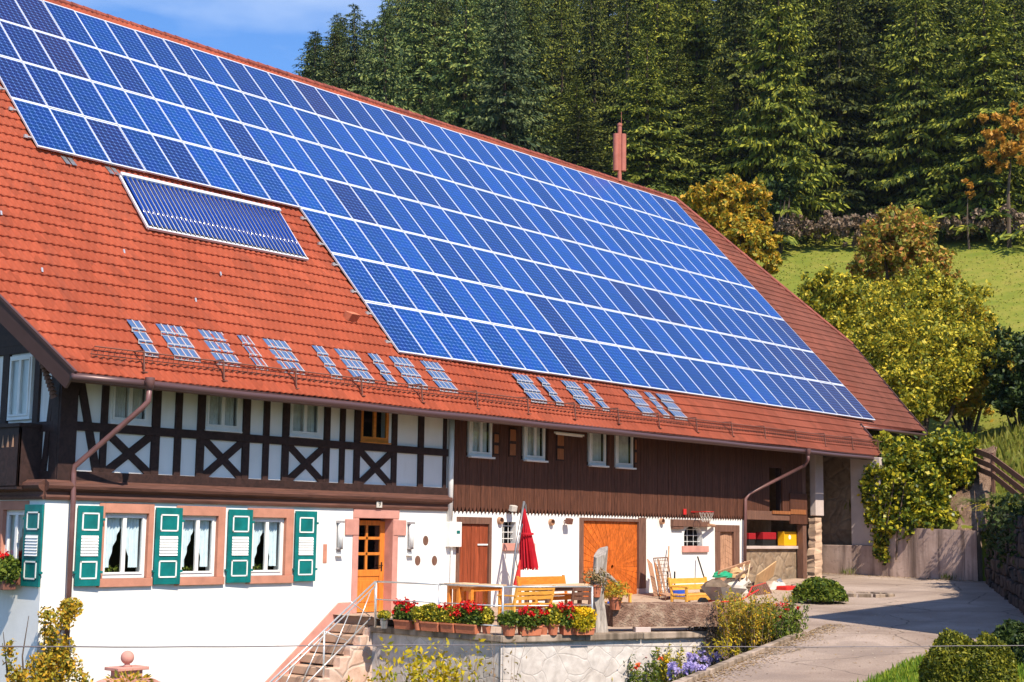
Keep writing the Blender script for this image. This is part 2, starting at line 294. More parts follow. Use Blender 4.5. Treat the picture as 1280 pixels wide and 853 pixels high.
LM = dict(
 spruce=leafmat('spruce_needles', [(.015,.028,.007), (.055,.078,.012), (.12,.145,.018), (.27,.27,.035), (.08,.105,.015)], .06, .8, .5),
 bluespruce=leafmat('blue_spruce_needles', [(.015,.034,.014), (.05,.088,.03), (.11,.155,.05), (.23,.26,.075)], .06, .8, .4),
 yellow=leafmat('yellow_autumn_leaves', [(.16,.18,.03), (.46,.35,.03), (.62,.40,.03), (.66,.33,.03), (.30,.28,.03)], .3), olive=leafmat('olive_leaves', [(.08,.11,.012), (.30,.29,.025), (.56,.46,.035), (.76,.58,.05), (.18,.21,.02)], .3),
 russet=leafmat('russet_leaves', [(.16,.18,.03), (.42,.27,.04), (.55,.20,.06), (.48,.38,.05), (.22,.24,.03)], .3), gold=leafmat('golden_leaves', [(.55,.26,.03), (.65,.34,.05), (.40,.22,.03)], .35), brown=leafmat('brown_scrub', [(.12,.08,.05), (.22,.15,.10), (.30,.21,.145)], .2),
 ivy=leafmat('ivy_leaves', [(.04,.075,.01), (.16,.19,.018), (.36,.35,.025), (.55,.45,.03), (.07,.10,.012)], .25, .35), green=leafmat('green_leaves', [(.05,.09,.015), (.12,.17,.02), (.22,.26,.03)], .3), hedge=leafmat('box_hedge_leaves', [(.07,.09,.012), (.16,.17,.018), (.28,.26,.025)], .25, .45),
 dkgreen=leafmat('dark_green_leaves', [(.015,.035,.01), (.035,.06,.015), (.07,.10,.02)], .2), grass=leafmat('grass_blades', [(.10,.19,.015), (.17,.27,.02), (.26,.32,.03)], .35), dry=leafmat('dry_grass', [(.16,.19,.025), (.23,.22,.035), (.19,.21,.03), (.27,.24,.05)], .35),
 red=leafmat('red_petals', [(.62,.01,.008), (.8,.02,.015), (.5,.005,.02)], .2), lemon=leafmat('yellow_petals', [(.85,.55,.01), (.9,.65,.03)], .3), violet=leafmat('violet_petals', [(.42,.34,.66), (.56,.48,.78)], .3), limeleaf=leafmat('lime_leaves', [(.40,.34,.02), (.62,.48,.02), (.75,.55,.02), (.22,.25,.02)], .4), heather=leafmat('dry_stems', [(.24,.15,.07), (.34,.23,.11), (.16,.15,.05)], .2), orange=leafmat('orange_petals', [(.8,.14,.02), (.75,.05,.02)], .2),
)
# ================================================================== SETTING: ground, road, hillside
AL = R_(47.007); CA, SA = math.cos(AL), math.sin(AL)
def RP(x, s, n=0.): return (x, s*CA-n*SA, 6.45+s*SA+n*CA)
L1A = np.array([31.2, -5.5]); L1D = np.array([.889, .458]); L1N = np.array([.458, -.889])
K0 = np.array([3.64, -11.59]); KD = np.array([11.47-3.64, -9.32+11.59]); KD = KD/np.linalg.norm(KD); KN = np.array([-KD[1], KD[0]])
def ground_h(x, y):
    p = np.array([x, y]); h = plane_h(x, y); dd = float((p-K0)@KN)
    drop = sst((dd-.1)/2.6)*1.75*sst((12.5-x)/4.5)
    if x > 5.9 and y > -7.5+(5.9-x)*.43 and y > -8: drop = max(drop, .5*sst((13-x)/2))
    h2 = h-drop
    if x < 3: h2 = min(h2, h-drop)
    return max(h2, -2.3) if drop > 0 else h2
xs = np.concatenate([np.arange(-60, -6, 6), np.arange(-6, 34, .5), np.arange(34, 70, 6)]); ys = np.concatenate([np.arange(-60, -18, 5), np.arange(-18, 6, .5), np.arange(6, 60, 6)])
rg = np.random.default_rng(5)
V = np.array([(x, y, ground_h(x, y)-.09+(rg.normal(0, .015) if x < 12 else -.02)) for y in ys for x in xs]); nx = len(xs)
Q = np.array([(j*nx+i, j*nx+i+1, (j+1)*nx+i+1, (j+1)*nx+i) for j in range(len(ys)-1) for i in range(nx-1)])
tag(npmesh('ground', V, Q, M['soil'], smooth=True, loc=(0,0,0)), kind='structure')
road = [(-8,-15.2), (3.64,-11.59), (6.16,-10.71), (8.74,-10.13), (11.47,-9.32), (13.5,-8.0), (17,-6.0), (22,-3.2), (25,-1.4), (27.3,-.9), (29.4,-.3), (29.4,4.2), (31.3,4.2), (31.2,-5.5), (21.5,-10.5), (13,-14.9), (11.2,-13.1), (9.76,-13.05), (7.87,-13.37), (5.72,-13.9), (-8,-17.5)]
b = B(); b.add([(x, y, plane_h(x, y)+.006) for x, y in road], [tuple(range(len(road)))]); tag(b.out('road', M['asphalt'], loc=(0,0,0)), kind='structure')
# kerb of flat stones along the bed
b = B()
for i in range(14):
    p = K0+KD*(-3+i*.82); q = p+KD*.79; b.beam((*p, plane_h(*p)+.03), (*q, plane_h(*q)+.03), .16, .12)
tag(b.out('kerb', M['coping'], bevel=.015, jitter=.004), kind='structure')
# terrace floor
TZ = -.2
fr = [(5.95,-1.4), (5.97,-5.35), (6.4,-5.6), (10.5,-7.25), (12.3,-7.9), (14,-7.6), (17,-5.95), (20,-4.3), (22,-3.15), (25,-1.35), (28,-.9)]
V = []; Q = []; xx = np.arange(5.97, 28.01, .35)
for i, x in enumerate(xx):
    yf = np.interp(x, [q[0] for q in fr[1:]], [q[1] for q in fr[1:]])
    for k in range(12):
        y = yf*(1-k/11)-.0; V.append((x, y, max(TZ+.2*sst((y+4.6)/2.6), plane_h(x, y)+.012)))
    if i: Q += [((i-1)*12+k, i*12+k, i*12+k+1, (i-1)*12+k+1) for k in range(11)]
tag(npmesh('terrace_paving', V, Q, M['paving'], smooth=True, loc=(0,0,0)), kind='structure')
# lawn
b = B(); lw = [(5.72,-13.9), (7.87,-13.37), (9.76,-13.05), (11.2,-13.1), (13,-14.9), (13,-22), (-2,-22), (-8,-17.5)]
b.add([(x, y, plane_h(x, y)+.012) for x, y in lw], [tuple(range(len(lw)))]); tag(b.out('lawn_soil', M['meadow'], loc=(0,0,0)), kind='structure')
def hill_h(x, y):
    q = (x-31.2)*.9+(y+5.5)*.43; e = (x-31.2)*L1N[0]+(y+5.5)*L1N[1]
    a = np.interp(q, [-40, 0, 10, 20, 40, 80, 150, 320, 700], [0, 0, 2.2, 4.8, 11.3, 28.5, 56, 112, 150])
    return 2.3+a+min(3.2, .62*max(e, 0))*(1-sst((q-4)/26))+.25*math.sin(x*.21+1)*math.sin(y*.17)*min(1, max(q, 0)/10)
xs = np.concatenate([np.arange(8, 62, .6), np.arange(62, 140, 2.5), np.arange(140, 620, 20)]); ys = np.concatenate([np.arange(-200, -40, 12), np.arange(-40, 30, .8), np.arange(30, 120, 3), np.arange(120, 500, 20)])
nx = len(xs); rg = np.random.default_rng(7)
V = np.array([(x, y, hill_h(x, y)+rg.normal(0, .03)) for y in ys for x in xs]); Q = []; Q2 = []
for j in range(len(ys)-1):
    for i in range(nx-1):
        cx, cy = (xs[i]+xs[i+1])/2, (ys[j]+ys[j+1])/2; e = (cx-31.2)*L1N[0]+(cy+5.5)*L1N[1]
        if cx < 31.3 and (cy > 3.5 or e < .55): continue
        if cy > -5.5 and cx < 31.4: continue
        if cy > -2 and cx < 32.4: continue
        if cx <= 31.3 and e < .55: continue
        q = (cx-31.2)*.9+(cy+5.5)*.43
        (Q if q < 80 else Q2).append((j*nx+i, j*nx+i+1, (j+1)*nx+i+1, (j+1)*nx+i))
from collections import Counter
ec = Counter(); 
for f in Q+Q2:
    for i in range(4): ec[tuple(sorted((f[i], f[(i+1) % 4])))] += 1
bd = [e for e, n_ in ec.items() if n_ == 1 and V[e[0]][0] < 60 and V[e[0]][1] < 12 and V[e[0]][1] > -38]
vn = len(V); idx = {}
ext = []
for e in bd:
    for i in e:
        if i not in idx: idx[i] = vn+len(ext); ext.append((V[i][0], V[i][1], V[i][2]-3.2))
    Q.append((e[0], e[1], idx[e[1]], idx[e[0]]))
V = np.concatenate([V, np.array(ext)])
tag(npmesh('hillside_meadow', V, np.array(Q), M['meadow'], smooth=True, loc=(0,0,0)), kind='structure')
tag(npmesh('forest_hill', V, np.array(Q2), M['forestfloor'], smooth=True, loc=(0,0,0)), kind='structure')

# ================================================================== FARMHOUSE
H = thing('farmhouse', 'big half-timbered farmhouse with a vast orange tiled roof and white ground floor', 'farmhouse', (12, 8, -2.4))
def wall_holes(b, x0, x1, z0, z1, y0, y1, holes):
    X = sorted({x0, x1, *[h[0] for h in holes], *[h[1] for h in holes]}); Zs = sorted({z0, z1, *[h[2] for h in holes], *[h[3] for h in holes]})
    ins = lambda x, z: any(h[0] < x < h[1] and h[2] < z < h[3] for h in holes)
    solid = lambda i, k: 0 <= i < len(X)-1 and 0 <= k < len(Zs)-1 and not ins((X[i]+X[i+1])/2, (Zs[k]+Zs[k+1])/2)
    for i in range(len(X)-1):
        for k in range(len(Zs)-1):
            if not solid(i, k): continue
            a, c, d, e = X[i], X[i+1], Zs[k], Zs[k+1]
            b.add([(a,y0,d),(c,y0,d),(c,y0,e),(a,y0,e)], [(0,1,2,3)]); b.add([(a,y1,d),(c,y1,d),(c,y1,e),(a,y1,e)], [(3,2,1,0)])
            if not solid(i-1, k): b.add([(a,y0,d),(a,y0,e),(a,y1,e),(a,y1,d)], [(0,1,2,3)])
            if not solid(i+1, k): b.add([(c,y0,d),(c,y1,d),(c,y1,e),(c,y0,e)], [(0,1,2,3)])
            if not solid(i, k-1): b.add([(a,y0,d),(a,y1,d),(c,y1,d),(c,y0,d)], [(0,1,2,3)])
            if not solid(i, k+1): b.add([(a,y0,e),(c,y0,e),(c,y1,e),(a,y1,e)], [(0,1,2,3)])
GW = [(fx(130), fx(185.5), .93, 2.27), (fx(226.5), fx(272.5), .93, 2.25), (fx(315), fx(357.5), .93, 2.24)]
D1 = (fx(447.6), fx(490.6), -.03, 2.28); D2 = (fx(571), fx(614), -.2, 2.36); BD = (fx(727.5), fx(798), -.2, 2.38)
SW = (fx(628), fx(645), 1.68, 2.25); W5 = (fx(855), fx(878), 1.62, 2.25); D3 = (fx(899), fx(917), 0.2, 2.1)
b = B(); wall_holes(b, -1.75, 24.35, -2.7, 2.5, 0, .38, GW+[D1, D2, BD, SW, W5, D3])
b.out('ground_floor_wall', M['plaster'], H)
b = B()  # arch corners of the small window
for sx, x0 in ((1, W5[0]), (-1, W5[1])):
    wv = (W5[1]-W5[0])/2; pts = [(x0, .004, W5[3]+.001)]+[(x0+sx*(wv-wv*math.cos(t)), .004, W5[3]-.28+.28*math.sin(t)) for t in np.linspace(0, math.pi/2, 7)]
    b.prism(pts, (0, .3, 0))
b.out('arch_infill', M['plaster'], H)
# gable-side ground wall, back and right walls
b = B(); gh = [(PX(8,650,-1.75)[1], 0, 0, 0)]
gy0, gy1 = PX(31,650,-1.75)[1], PX(4,650,-1.75)[1]
def yz_wall(b, x0, x1, y0, y1, z0, z1, holes):
    t = B(); wall_holes(t, y0, y1, z0, z1, x0, x1, holes); b.add([(q[1], q[0], q[2]) for q in t.v], t.f)
yz_wall(b, -1.75, -1.4, .38, 19.3, -2.7, 2.5, [(gy0, gy1, .95, 2.3)])
b.box(-1.4, 29, 19, 19.3, -2.7, 6.2); b.box(28.8, 29.1, 2.0, 19, -.5, 2.6)
b.out('outer_wall', M['plaster'], H)
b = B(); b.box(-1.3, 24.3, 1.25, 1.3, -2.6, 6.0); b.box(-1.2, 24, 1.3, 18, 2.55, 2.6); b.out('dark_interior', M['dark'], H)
# upper storey plaster infill with window openings
UW = [(fx(137.5,530), fx(186.5,530)), (fx(256,540), fx(300.5,540)), (fx(361.5,545), fx(401,545)), (fx(450,550), fx(486.5,552))]
UWZ0 = [4.12, 4.13, 4.13, 4.13]
BW = [(fx(585,550), fx(613.6,550), fz(600,571)), (fx(654,550), fx(680,550), fz(667,575.5)), (fx(735.5,560), fx(756,560), fz(745,582)), (fx(768.5,565), fx(790,565), fz(780,584.5))]
b = B(); wall_holes(b, -1.5, 9.95, 2.5, 5.9, .035, .3, [(u[0], u[1], z, 5.35) for u, z in zip(UW, UWZ0)])
b.out('upper_plaster_wall', M['plaster'], H)
# timbers
b = B(); yT0, yT1 = -.02, .1
def T(px0, px1, z0, z1, py=560, extra=0): b.box(fx(px0,py), fx(px1,py), yT0-extra, yT1, z0, z1)
b.box(-1.55, fx(94,540), -.06, .3, 2.87, 5.9)
for p0, p1 in ((125,133), (189,199), (218,226), (246,255), (303,311.5), (329,336), (353,361), (405,412), (425,431), (443,450), (490,496), (523,529.5), (554.5,558)):
    T(p0, p1, 3.05, 5.9)
for u in UW:   # jambs beside the windows
    pass
b.box(fx(94,540), 9.95, yT0-.015, yT1, 3.91, 4.09); b.box(fx(94,590), 9.95, yT0-.015, yT1, 2.87, 3.09); b.box(-1.5, 9.95, yT0-.015, yT1, 5.3, 5.6)
def diag(xa, za, xb, zb, wv=.17, e=.0): b.beam((xa, .035-e, za), (xb, .035-e, zb), .11, wv, (0, 1, 0)) if False else b.prism([(xa-wv*.62, yT0-e, za), (xa+wv*.62, yT0-e, za), (xb+wv*.62, yT0-e, zb), (xb-wv*.62, yT0-e, zb)], (0, .1, 0))
for p0, p1 in ((133,189), (255,303), (361,405), (450,490)):
    a, c = fx(p0,565), fx(p1,565); hh = .085
    for (xa, za, xb, zb) in ((a, 3.09, c, 3.91), (a, 3.91, c, 3.09)):
        e = .004 if za > 3.5 else 0
        d = Vector((xb-xa, zb-za)).normalized(); nrm = (-d.y*hh, d.x*hh)
        b.prism([(xa+nrm[0], yT0+.01+e, za+nrm[1]), (xa-nrm[0], yT0+.01+e, za-nrm[1]), (xb-nrm[0], yT0+.01+e, zb-nrm[1]), (xb+nrm[0], yT0+.01+e, zb+nrm[1])], (0, .06, 0))
diag(fx(96,478), 5.3, fx(121,590), 3.05, .14)
b.out('timber_frame', M['timber'], H, bevel=.006)
# moulded sill beam between the storeys (profiled), breaks round the corner
prof = [(0, 2.5), (-.06, 2.5), (-.075, 2.56), (-.05, 2.6), (-.05, 2.66), (-.10, 2.68), (-.15, 2.72), (-.17, 2.78), (-.15, 2.84), (-.09, 2.865), (-.05, 2.9), (0, 2.9)]
b = B(); b.prism([(-1.78, y, z) for y, z in prof], (9.9+1.78, 0, 0)); b.prism([(-1.75+y, .0, z) for y, z in prof], (0, 8, 0))
b.out('moulded_sill_beam', M['moulding'], H, bevel=.004)
for i in range(12):   # beam heads? small joist ends under the moulding are hidden; keep pegs
    break
# windows
def window(name, x0, x1, z0, z1, y, fm, cm, sill=None, surround=None, tied=True, label=None, yz=None, split=True):
    """casement window in the facade plane; yz maps the built piece onto a wall along y"""
    f = B(); fw = .06; o = None
    def bx(t, a, c, e, g, d0, d1): t.box(a, c, y+d0, y+d1, e, g)
    bx(f, x0, x1, z0, z0+fw*1.3, .08, .15); bx(f, x0, x1, z1-fw, z1, .08, .15); bx(f, x0, x0+fw, z0+fw*1.3, z1-fw, .08, .15); bx(f, x1-fw, x1, z0+fw*1.3, z1-fw, .08, .15)
    xm = (x0+x1)/2
    cells = [(x0+fw, xm, z0+fw*1.3, z1-fw), (xm, x1-fw, z0+fw*1.3, z1-fw)] if split else [(x0+fw, x1-fw, z0+fw*1.3, z1-fw)]
    s = .045; g = B()
    for a, c, e, h in cells:
        bx(f, a, c, e, e+s, .06, .12); bx(f, a, c, h-s, h, .06, .12); bx(f, a, a+s, e+s, h-s, .06, .12); bx(f, c-s, c, e+s, h-s, .06, .12)
        g.add([(a+s, y+.093, e+s), (c-s, y+.093, e+s), (c-s, y+.093, h-s), (a+s, y+.093, h-s)], [(0,1,2,3)])
    def fin(t, nm, mat, par, **k):
        if yz is not None: t.v = [(yz+(q[1]-y), q[0], q[2]) for q in t.v]
        return t.out(nm, mat, par, **k)
    w_ = fin(f, name, fm, H, bevel=.005)
    if label: w_['label'] = label
    fin(g, 'pane', M['glass'], w_)
    if cm is not None:
        hgt = z1-z0; rg = random.Random(int(x0*100))
        for side in (0, 1):
            a, c = (x0+.07, xm-.01) if side == 0 else (xm+.01, x1-.07); n = 40; cv = []; cf = []
            for i in range(n+1):
                u = i/n; x = a+(c-a)*u; uu = u if side == 0 else 1-u
                zb = z0+hgt*(.16 if uu < .5 else .16+.62*((uu-.5)/.5)**.7)+rg.uniform(-.006, .006) if tied else z0+.1
                ym = y+.22+.02*math.sin(u*38+side)+.012*math.sin(u*13)
                sq = a+(x-a)*.0
                cv += [(x, ym, z1-.05), (x+(.0), ym+.01, (zb+z1)/2), (x, ym, zb)]
            for i in range(n): cf += [(i*3+k, i*3+k+1, i*3+4+k, i*3+3+k) for k in (0, 1)]
            cb = B(); cb.add(cv, cf); fin(cb, 'curtain', cm, w_, smooth=True)
    if sill is not None:
        t = B(); bx(t, x0-sill[0], x1+(sill[4] if len(sill) > 4 else sill[0]), z0-sill[1], z0, -sill[2], .2); fin(t, 'sill', sill[3], w_, bevel=.006)
    if surround is not None:
        t = B(); wl_, wr, wt, dp = surround
        bx(t, x0-wl_, x0+.006, z0, z1+wt, -dp, .075); bx(t, x1-.006, x1+wr, z0, z1+wt, -dp, .075); bx(t, x0+.006, x1-.006, z1-.006, z1+wt, -dp, .075); fin(t, 'surround', M['sand'], w_, bevel=.008)
    return w_
for (x0, x1, z0, z1), (o0, o1), dsc in zip(GW, ((123,191.5), (219.5,281), (308.5,366.5)), ('beside the house corner', 'in the middle of the row', 'nearest the house door')):
    ol, orr = x0-fx(o0), fx(o1)-x1
    window('window', x0, x1, z0, z1, .0, M['white'], M['curtain'], (ol*.9, .17, .07, M['sand'], orr*.98), (ol, orr, .2, .025))
for u, z in zip(UW[:3], UWZ0): window('window', u[0], u[1], z, 5.3, -.06, M['white'], M['greycurt'], (.02, .03, .0, M['white']), tied=False)
window('window', UW[3][0], UW[3][1], UWZ0[3], 5.3, -.06, M['orangewood'], None, (.02, .03, .0, M['orangewood']), label='orange framed window with dark panes under the eaves')
# left gable windows
window('window', gy0, gy1, .95, 2.3, .0, M['white'], M['curtain'], (.1, .14, .06, M['sand']), (.14, .14, .18, .02), yz=-1.75)
window('window', PX(42,500,-1.5)[1], PX(14,500,-1.5)[1], 4.15, 5.5, -.02, M['white'], None, None, tied=False, yz=-1.66)
# barn boards with pointed lower ends
b = B(); rg = random.Random(3); x = 10.07; bwin = [(q[0]-.02, q[1]+.02, q[2]-.02, 5.35) for q in BW]; hatch = (fx(962,620), fx(976,620), fz(970,641), 4.3)
while x < 28.35:
    wd = .148; y0 = -.035-rg.uniform(0, .012); zb = 2.62 if x < 24.3 else 2.78
    segs = [(zb, 5.9)]
    for h in bwin+[hatch]:
        if h[0]-wd < x < h[1]: segs = [(zb, h[2])]+([(h[3], 5.9)])
    for z0, z1 in segs: b.box(x+.004, min(x+wd-.004, 28.35), y0, .02, z0, z1)
    if x < 24.3: b.prism([(x+.004, y0, zb), (x+wd-.004, y0, zb), (x+wd/2+.012, y0, zb-.15), (x+wd/2-.012, y0, zb-.15)], (0, .03, 0))
    x += wd
b.out('board_cladding', M['board'], H)
b = B()
for i, h in enumerate(bwin):   # dark backing behind cladding
    pass
wall_holes(b, 10.0, 28.3, 2.66, 5.9, .03, .2, bwin+[hatch]); b.box(9.95, 28.4, -.02, .04, 2.62, 2.70) if False else None
b.out('cladding_backing', M['timber'], H)
for q in BW: window('window', q[0], q[1], q[2], 5.3, -.13, M['white'], M['greycurt'], (.02, .05, .03, M['white']), tied=False, split=(q is BW[0] or q is BW[1]))
for p0, p1, ya, yb in ((614.5,621.5,541,569), (634,643,535,571), (693.5,703,542,576), (790.5,794,548,580)):
    s_ = B(); a, c, z0, z1 = fx(p0,550), fx(p1,550), fz(p0,yb), fz(p0,ya); s_.box(a, c, -.075, -.05, z0, z1)
    f_ = s_.out('shutter', M['timber'], H, bevel=.004); zm = (z0+z1)/2
    s_ = B(); s_.box(a+.03, c-.03, -.082, -.07, z0+.04, zm-.04); s_.box(a+.03, c-.03, -.082, -.07, zm+.04, z1-.04); s_.out('panel', M['shutterwood'], f_, bevel=.004)
# green shutters
def shutter(p0, p1, nm='shutter', yzx=None, tilt=.04):
    a, c = (fx(p0, 680), fx(p1, 680)) if yzx is None else (yzx[0], yzx[1]); z0, z1 = .79, 2.40; wd = c-a
    def fin(t, *k, **kk):
        if yzx is not None: t.v = [(-1.75+q[1], q[0], q[2]) for q in t.v]
        else: t.v = [(q[0], q[1]-tilt*(q[0]-a)/wd-.0, q[2]) for q in t.v]
        return t.out(*k, **kk)
    s_ = B(); s_.box(a, c, -.075, -.035, z0, z1); s_.box(a-.03, a+.02, -.08, -.01, z0+.25, z0+.3); s_.box(c-.02, c+.05, -.08, -.01, z0+.25, z0+.3); s_.box(c-.02, c+.05, -.08, -.01, z1-.3, z1-.25)
    o = fin(s_, nm, M['teal'], H, bevel=.005)
    mg = wd*.16
    for e, g in ((z0+.14, z0+.5), (z1-.5, z1-.14)):
        t = B()
        for q in ((a+mg, c-mg, e, e+.03), (a+mg, c-mg, g-.03, g), (a+mg, a+mg+.03, e, g), (c-mg-.03, c-mg, e, g)): t.box(q[0], q[1], -.087, -.076, q[2], q[3])
        fin(t, 'panel_trim', M['white'], o)
    t = B(); e, g = z0+.6, z1-.6
    for k in range(7):
        zz = e+(g-e)*k/7; t.prism([(a+mg, -.078, zz+.045), (a+mg, -.096, zz), (a+mg, -.078, zz)], (wd-2*mg, 0, 0))
    t.box(a+mg, c-mg, -.080, -.077, e, g); fin(t, 'louvre', M['white'], o)
    return o
for p in ((93.5,123.5), (191.5,223), (282.5,311), (366.5,391.5)): shutter(*p)
shutter(0, 0, yzx=(PX(55,680,-1.75)[1], gy0-.1))
# house door
xa, xb = D1[0], D1[1]; s_ = B()
s_.box(fx(441), xa+.006, -.03, .42, 0, 2.27); s_.box(xb-.006, fx(497), -.03, .42, 0, 2.27); s_.box(fx(441), fx(498), -.035, .42, 2.27, 2.52); s_.box(fx(431), fx(447.4), -.045, .2, 1.86, 2.24); s_.box(fx(491), fx(506.5), -.045, .2, 1.86, 2.24)
s_.box(fx(430), fx(441), -.02, .1, -.05, .27); s_.out('door_surround', M['sandrose'], H, bevel=.01)
dr = B(); dy = .26; xc = fx(483.5, 700, .26); X0 = xa+.0; X1 = xb
dr.box(X0, X0+.1, dy, dy+.05, 0, 2.2); dr.box(X1-.16, X1, dy, dy+.05, 0, 2.2)
zz = [0, .16, .86, 1.02, 1.40, 1.45, 1.83, 1.88, 2.1, 2.2]
for a, c in ((0,.14), (.86,1.02), (1.37,1.44), (1.75,1.82), (2.1,2.22)): dr.box(X0+.1, X1-.16, dy, dy+.05, a, c)
xm = (X0+.1+X1-.16)/2; dr.box(xm-.035, xm+.035, dy, dy+.05, 1.02, 2.1); dr.box(X0+.1, X1-.16, dy+.02, dy+.045, .14, .86); dr.box(X0+.2, X1-.26, dy+.005, dy+.03, .24, .76)
door = dr.out('door', M['odoor'], H, bevel=.006); door['label'] = 'orange wooden house door with six small panes'
g = B(); g.add([(X0+.1, dy+.03, 1.02), (X1-.16, dy+.03, 1.02), (X1-.16, dy+.03, 2.1), (X0+.1, dy+.03, 2.1)], [(0,1,2,3)]); g.out('pane', M['glass'], door)
g = B(); g.box(X1-.12, X1-.08, dy-.012, dy, .98, 1.2); g.beam((X1-.1, dy-.04, 1.12), (X1-.22, dy-.04, 1.12), .02, .02); g.beam((X1-.1, dy-.05, 1.12), (X1-.1, dy, 1.12), .02, .02); g.out('handle', M['black'], door)
# plank door
s_ = B(); s_.box(D2[0]-.02, D2[0]+.1, -.03, .12, -.2, 2.36); s_.box(D2[1]-.1, D2[1], -.03, .12, -.2, 2.36); s_.box(D2[0]+.1, D2[1]-.1, -.03, .12, 2.18, 2.36); s_.out('door_frame', M['doorframe'], H, bevel=.006)
dr = B(); n = 7; a, c = D2[0]+.1, D2[1]-.1
for i in range(n): dr.box(a+(c-a)*i/n+.004, a+(c-a)*(i+1)/n-.004, .03-.006*(i % 2), .08, -.19, 2.17)
door = dr.out('door', M['redwood'], H); door['label'] = 'red-brown plank door with a white bar handle'
g = B(); g.box(c-.42, c-.02, .0, .02, 1.62, 1.66); g.out('handle', M['white'], door)
# barn door: boards fan out like sun rays
s_ = B(); s_.box(fx(724), BD[0]+.05, -.03, .12, -.2, 2.42); s_.box(BD[1]-.02, fx(806.5), -.04, .14, .35, 2.46); s_.box(BD[0]+.05, BD[1]-.02, -.03, .12, 2.33, 2.42); s_.out('door_frame', M['doorframe'], H, bevel=.006)
s_ = B(); s_.box(BD[1]-.02, fx(806.5), -.035, .13, -.2, .35); s_.out('post_foot', M['palec'], H, bevel=.02)
a, c, e, h = BD[0]+.05, BD[1]-.02, -.19, 2.33; ox, oz = fx(767), 1.0
leafs = []
for li, (u0, u1) in enumerate(((a, (a+c)/2-.006), ((a+c)/2+.006, c))):
    dr = B(); t0s = np.linspace(0, 2*math.pi, 45)
    for t0, t1 in zip(t0s[:-1], t0s[1:]):
        t1 -= .008; poly = [(ox+.06*math.cos(t0), oz+.06*math.sin(t0)), (ox+6*math.cos(t0), oz+6*math.sin(t0)), (ox+6*math.cos(t1), oz+6*math.sin(t1)), (ox+.06*math.cos(t1), oz+.06*math.sin(t1))]
        for ax, lim, sg in ((0, u0, 1), (0, u1, -1), (1, e, 1), (1, h, -1)):
            o_ = []
            for i in range(len(poly)):
                p, q = poly[i], poly[(i+1) % len(poly)]; ip, iq = sg*(p[ax]-lim) >= 0, sg*(q[ax]-lim) >= 0
                if ip: o_.append(p)
                if ip != iq:
                    t = (lim-p[ax])/(q[ax]-p[ax]); o_.append((p[0]+(q[0]-p[0])*t, p[1]+(q[1]-p[1])*t))
            poly = o_
            if len(poly) < 3: break
        if len(poly) >= 3: dr.prism([(q[0], .04, q[1]) for q in poly], (0, .04, 0))
    o = dr.out('barn_door', M['barn'], H); o['label'] = 'orange barn door leaf with boards laid like sun rays'
# small side door
s_ = B(); s_.box(fx(893.5), D3[0]+.02, -.03, .12, .15, 2.12); s_.box(D3[1]-.02, fx(923.5), -.03, .12, .15, 2.12); s_.box(fx(893.5), fx(923.5), -.035, .12, 2.08, 2.3); s_.out('door_frame', M['doorframe'], H, bevel=.006)
dr = B(); a, c = D3[0]+.02, D3[1]-.02; n = 10
for i in range(n):
    z0 = .2+i*.188; dr.prism([(a, .05, z0), (a, .05, z0+.18), ((a+c)/2-.004, .05, z0+.32), ((a+c)/2-.004, .05, z0+.14)], (0, .03, 0)) if i < 9 else None
    dr.prism([(c, .05, z0), (c, .05, z0+.18), ((a+c)/2+.004, .05, z0+.32), ((a+c)/2+.004, .05, z0+.14)], (0, .03, 0)) if i < 9 else None
dr.box(a, c, .07, .09, .2, 2.08); o = dr.out('door', M['palewood'], H); o['label'] = 'small faded brown side door with slanting boards'
# small barred windows
for (x0, x1, z0, z1), sl in ((SW, (628,667)), (W5, (852,884))):
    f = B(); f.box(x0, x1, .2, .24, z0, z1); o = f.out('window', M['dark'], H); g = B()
    for k in range(3): g.tube([(x0, .12, z0+(z1-z0)*(k+.7)/3.3), (x1, .12, z0+(z1-z0)*(k+.7)/3.3)], .012, 6)
    for k in range(2): g.tube([(x0+(x1-x0)*(k+1)/3, .12, z0), (x0+(x1-x0)*(k+1)/3, .12, z1)], .010, 6)
    g.out('bars', M['white'], o)
    g = B(); g.box(fx(sl[0],685), fx(sl[1],685), -.07, .2, z0-.2, z0); g.out('sill', M['sandrose'], o, bevel=.01)
b = B(); b.box(20.0, 22.05, -.12, .05, 2.22, 2.44); b.box(20.02, 20.6, -.1, .03, 2.14, 2.22); b.out('wooden_lintel', M['doorframe'], H, bevel=.01)
# white post pipe where the timber frame ends, vents, recesses
b = B(); b.tube([(fx(562,560), -.07, 5.0), (fx(561.5,560), -.07, 2.2)], .075, 12); b.out('white_corner_pipe', M['white'], H, smooth=True)
for px, py in ((532,676), (522,701), (543,701)):
    p = PY(px, py, 0); b = B(); b.add([(p[0]+.1*math.cos(t), -.004, p[2]+.125*math.sin(t)) for t in np.linspace(0, 2*math.pi, 21)[:-1]], [tuple(range(20))]); b.add([(p[0]+.1*math.cos(t), yv, p[2]+.125*math.sin(t)) for yv in (-.004, .03) for t in np.linspace(0, 2*math.pi, 21)[:-1]], [(i, (i+1) % 20, 20+(i+1) % 20, 20+i) for i in range(20)]); b.out('round_vent', M['doorframe'], H)
for px, py in ((624,651), (688,653), (826,652)):
    p = PY(px, py, 0); b = B(); b.tube([(p[0], -.10, p[2]), (p[0], .0, p[2])], [.085, .1], 14, cap=False); b.tube([(p[0], -.02, p[2]), (p[0], -.01, p[2])], .08, 12); b.out('vent_pipe', M['palewood'], H, smooth=False)
p = PY(406, 692, 0); b = B(); b.box(p[0]-.06, p[0]+.06, -.012, .03, 1.2, 1.64); b.out('sandstone_slot', M['sand'], H, bevel=.006)

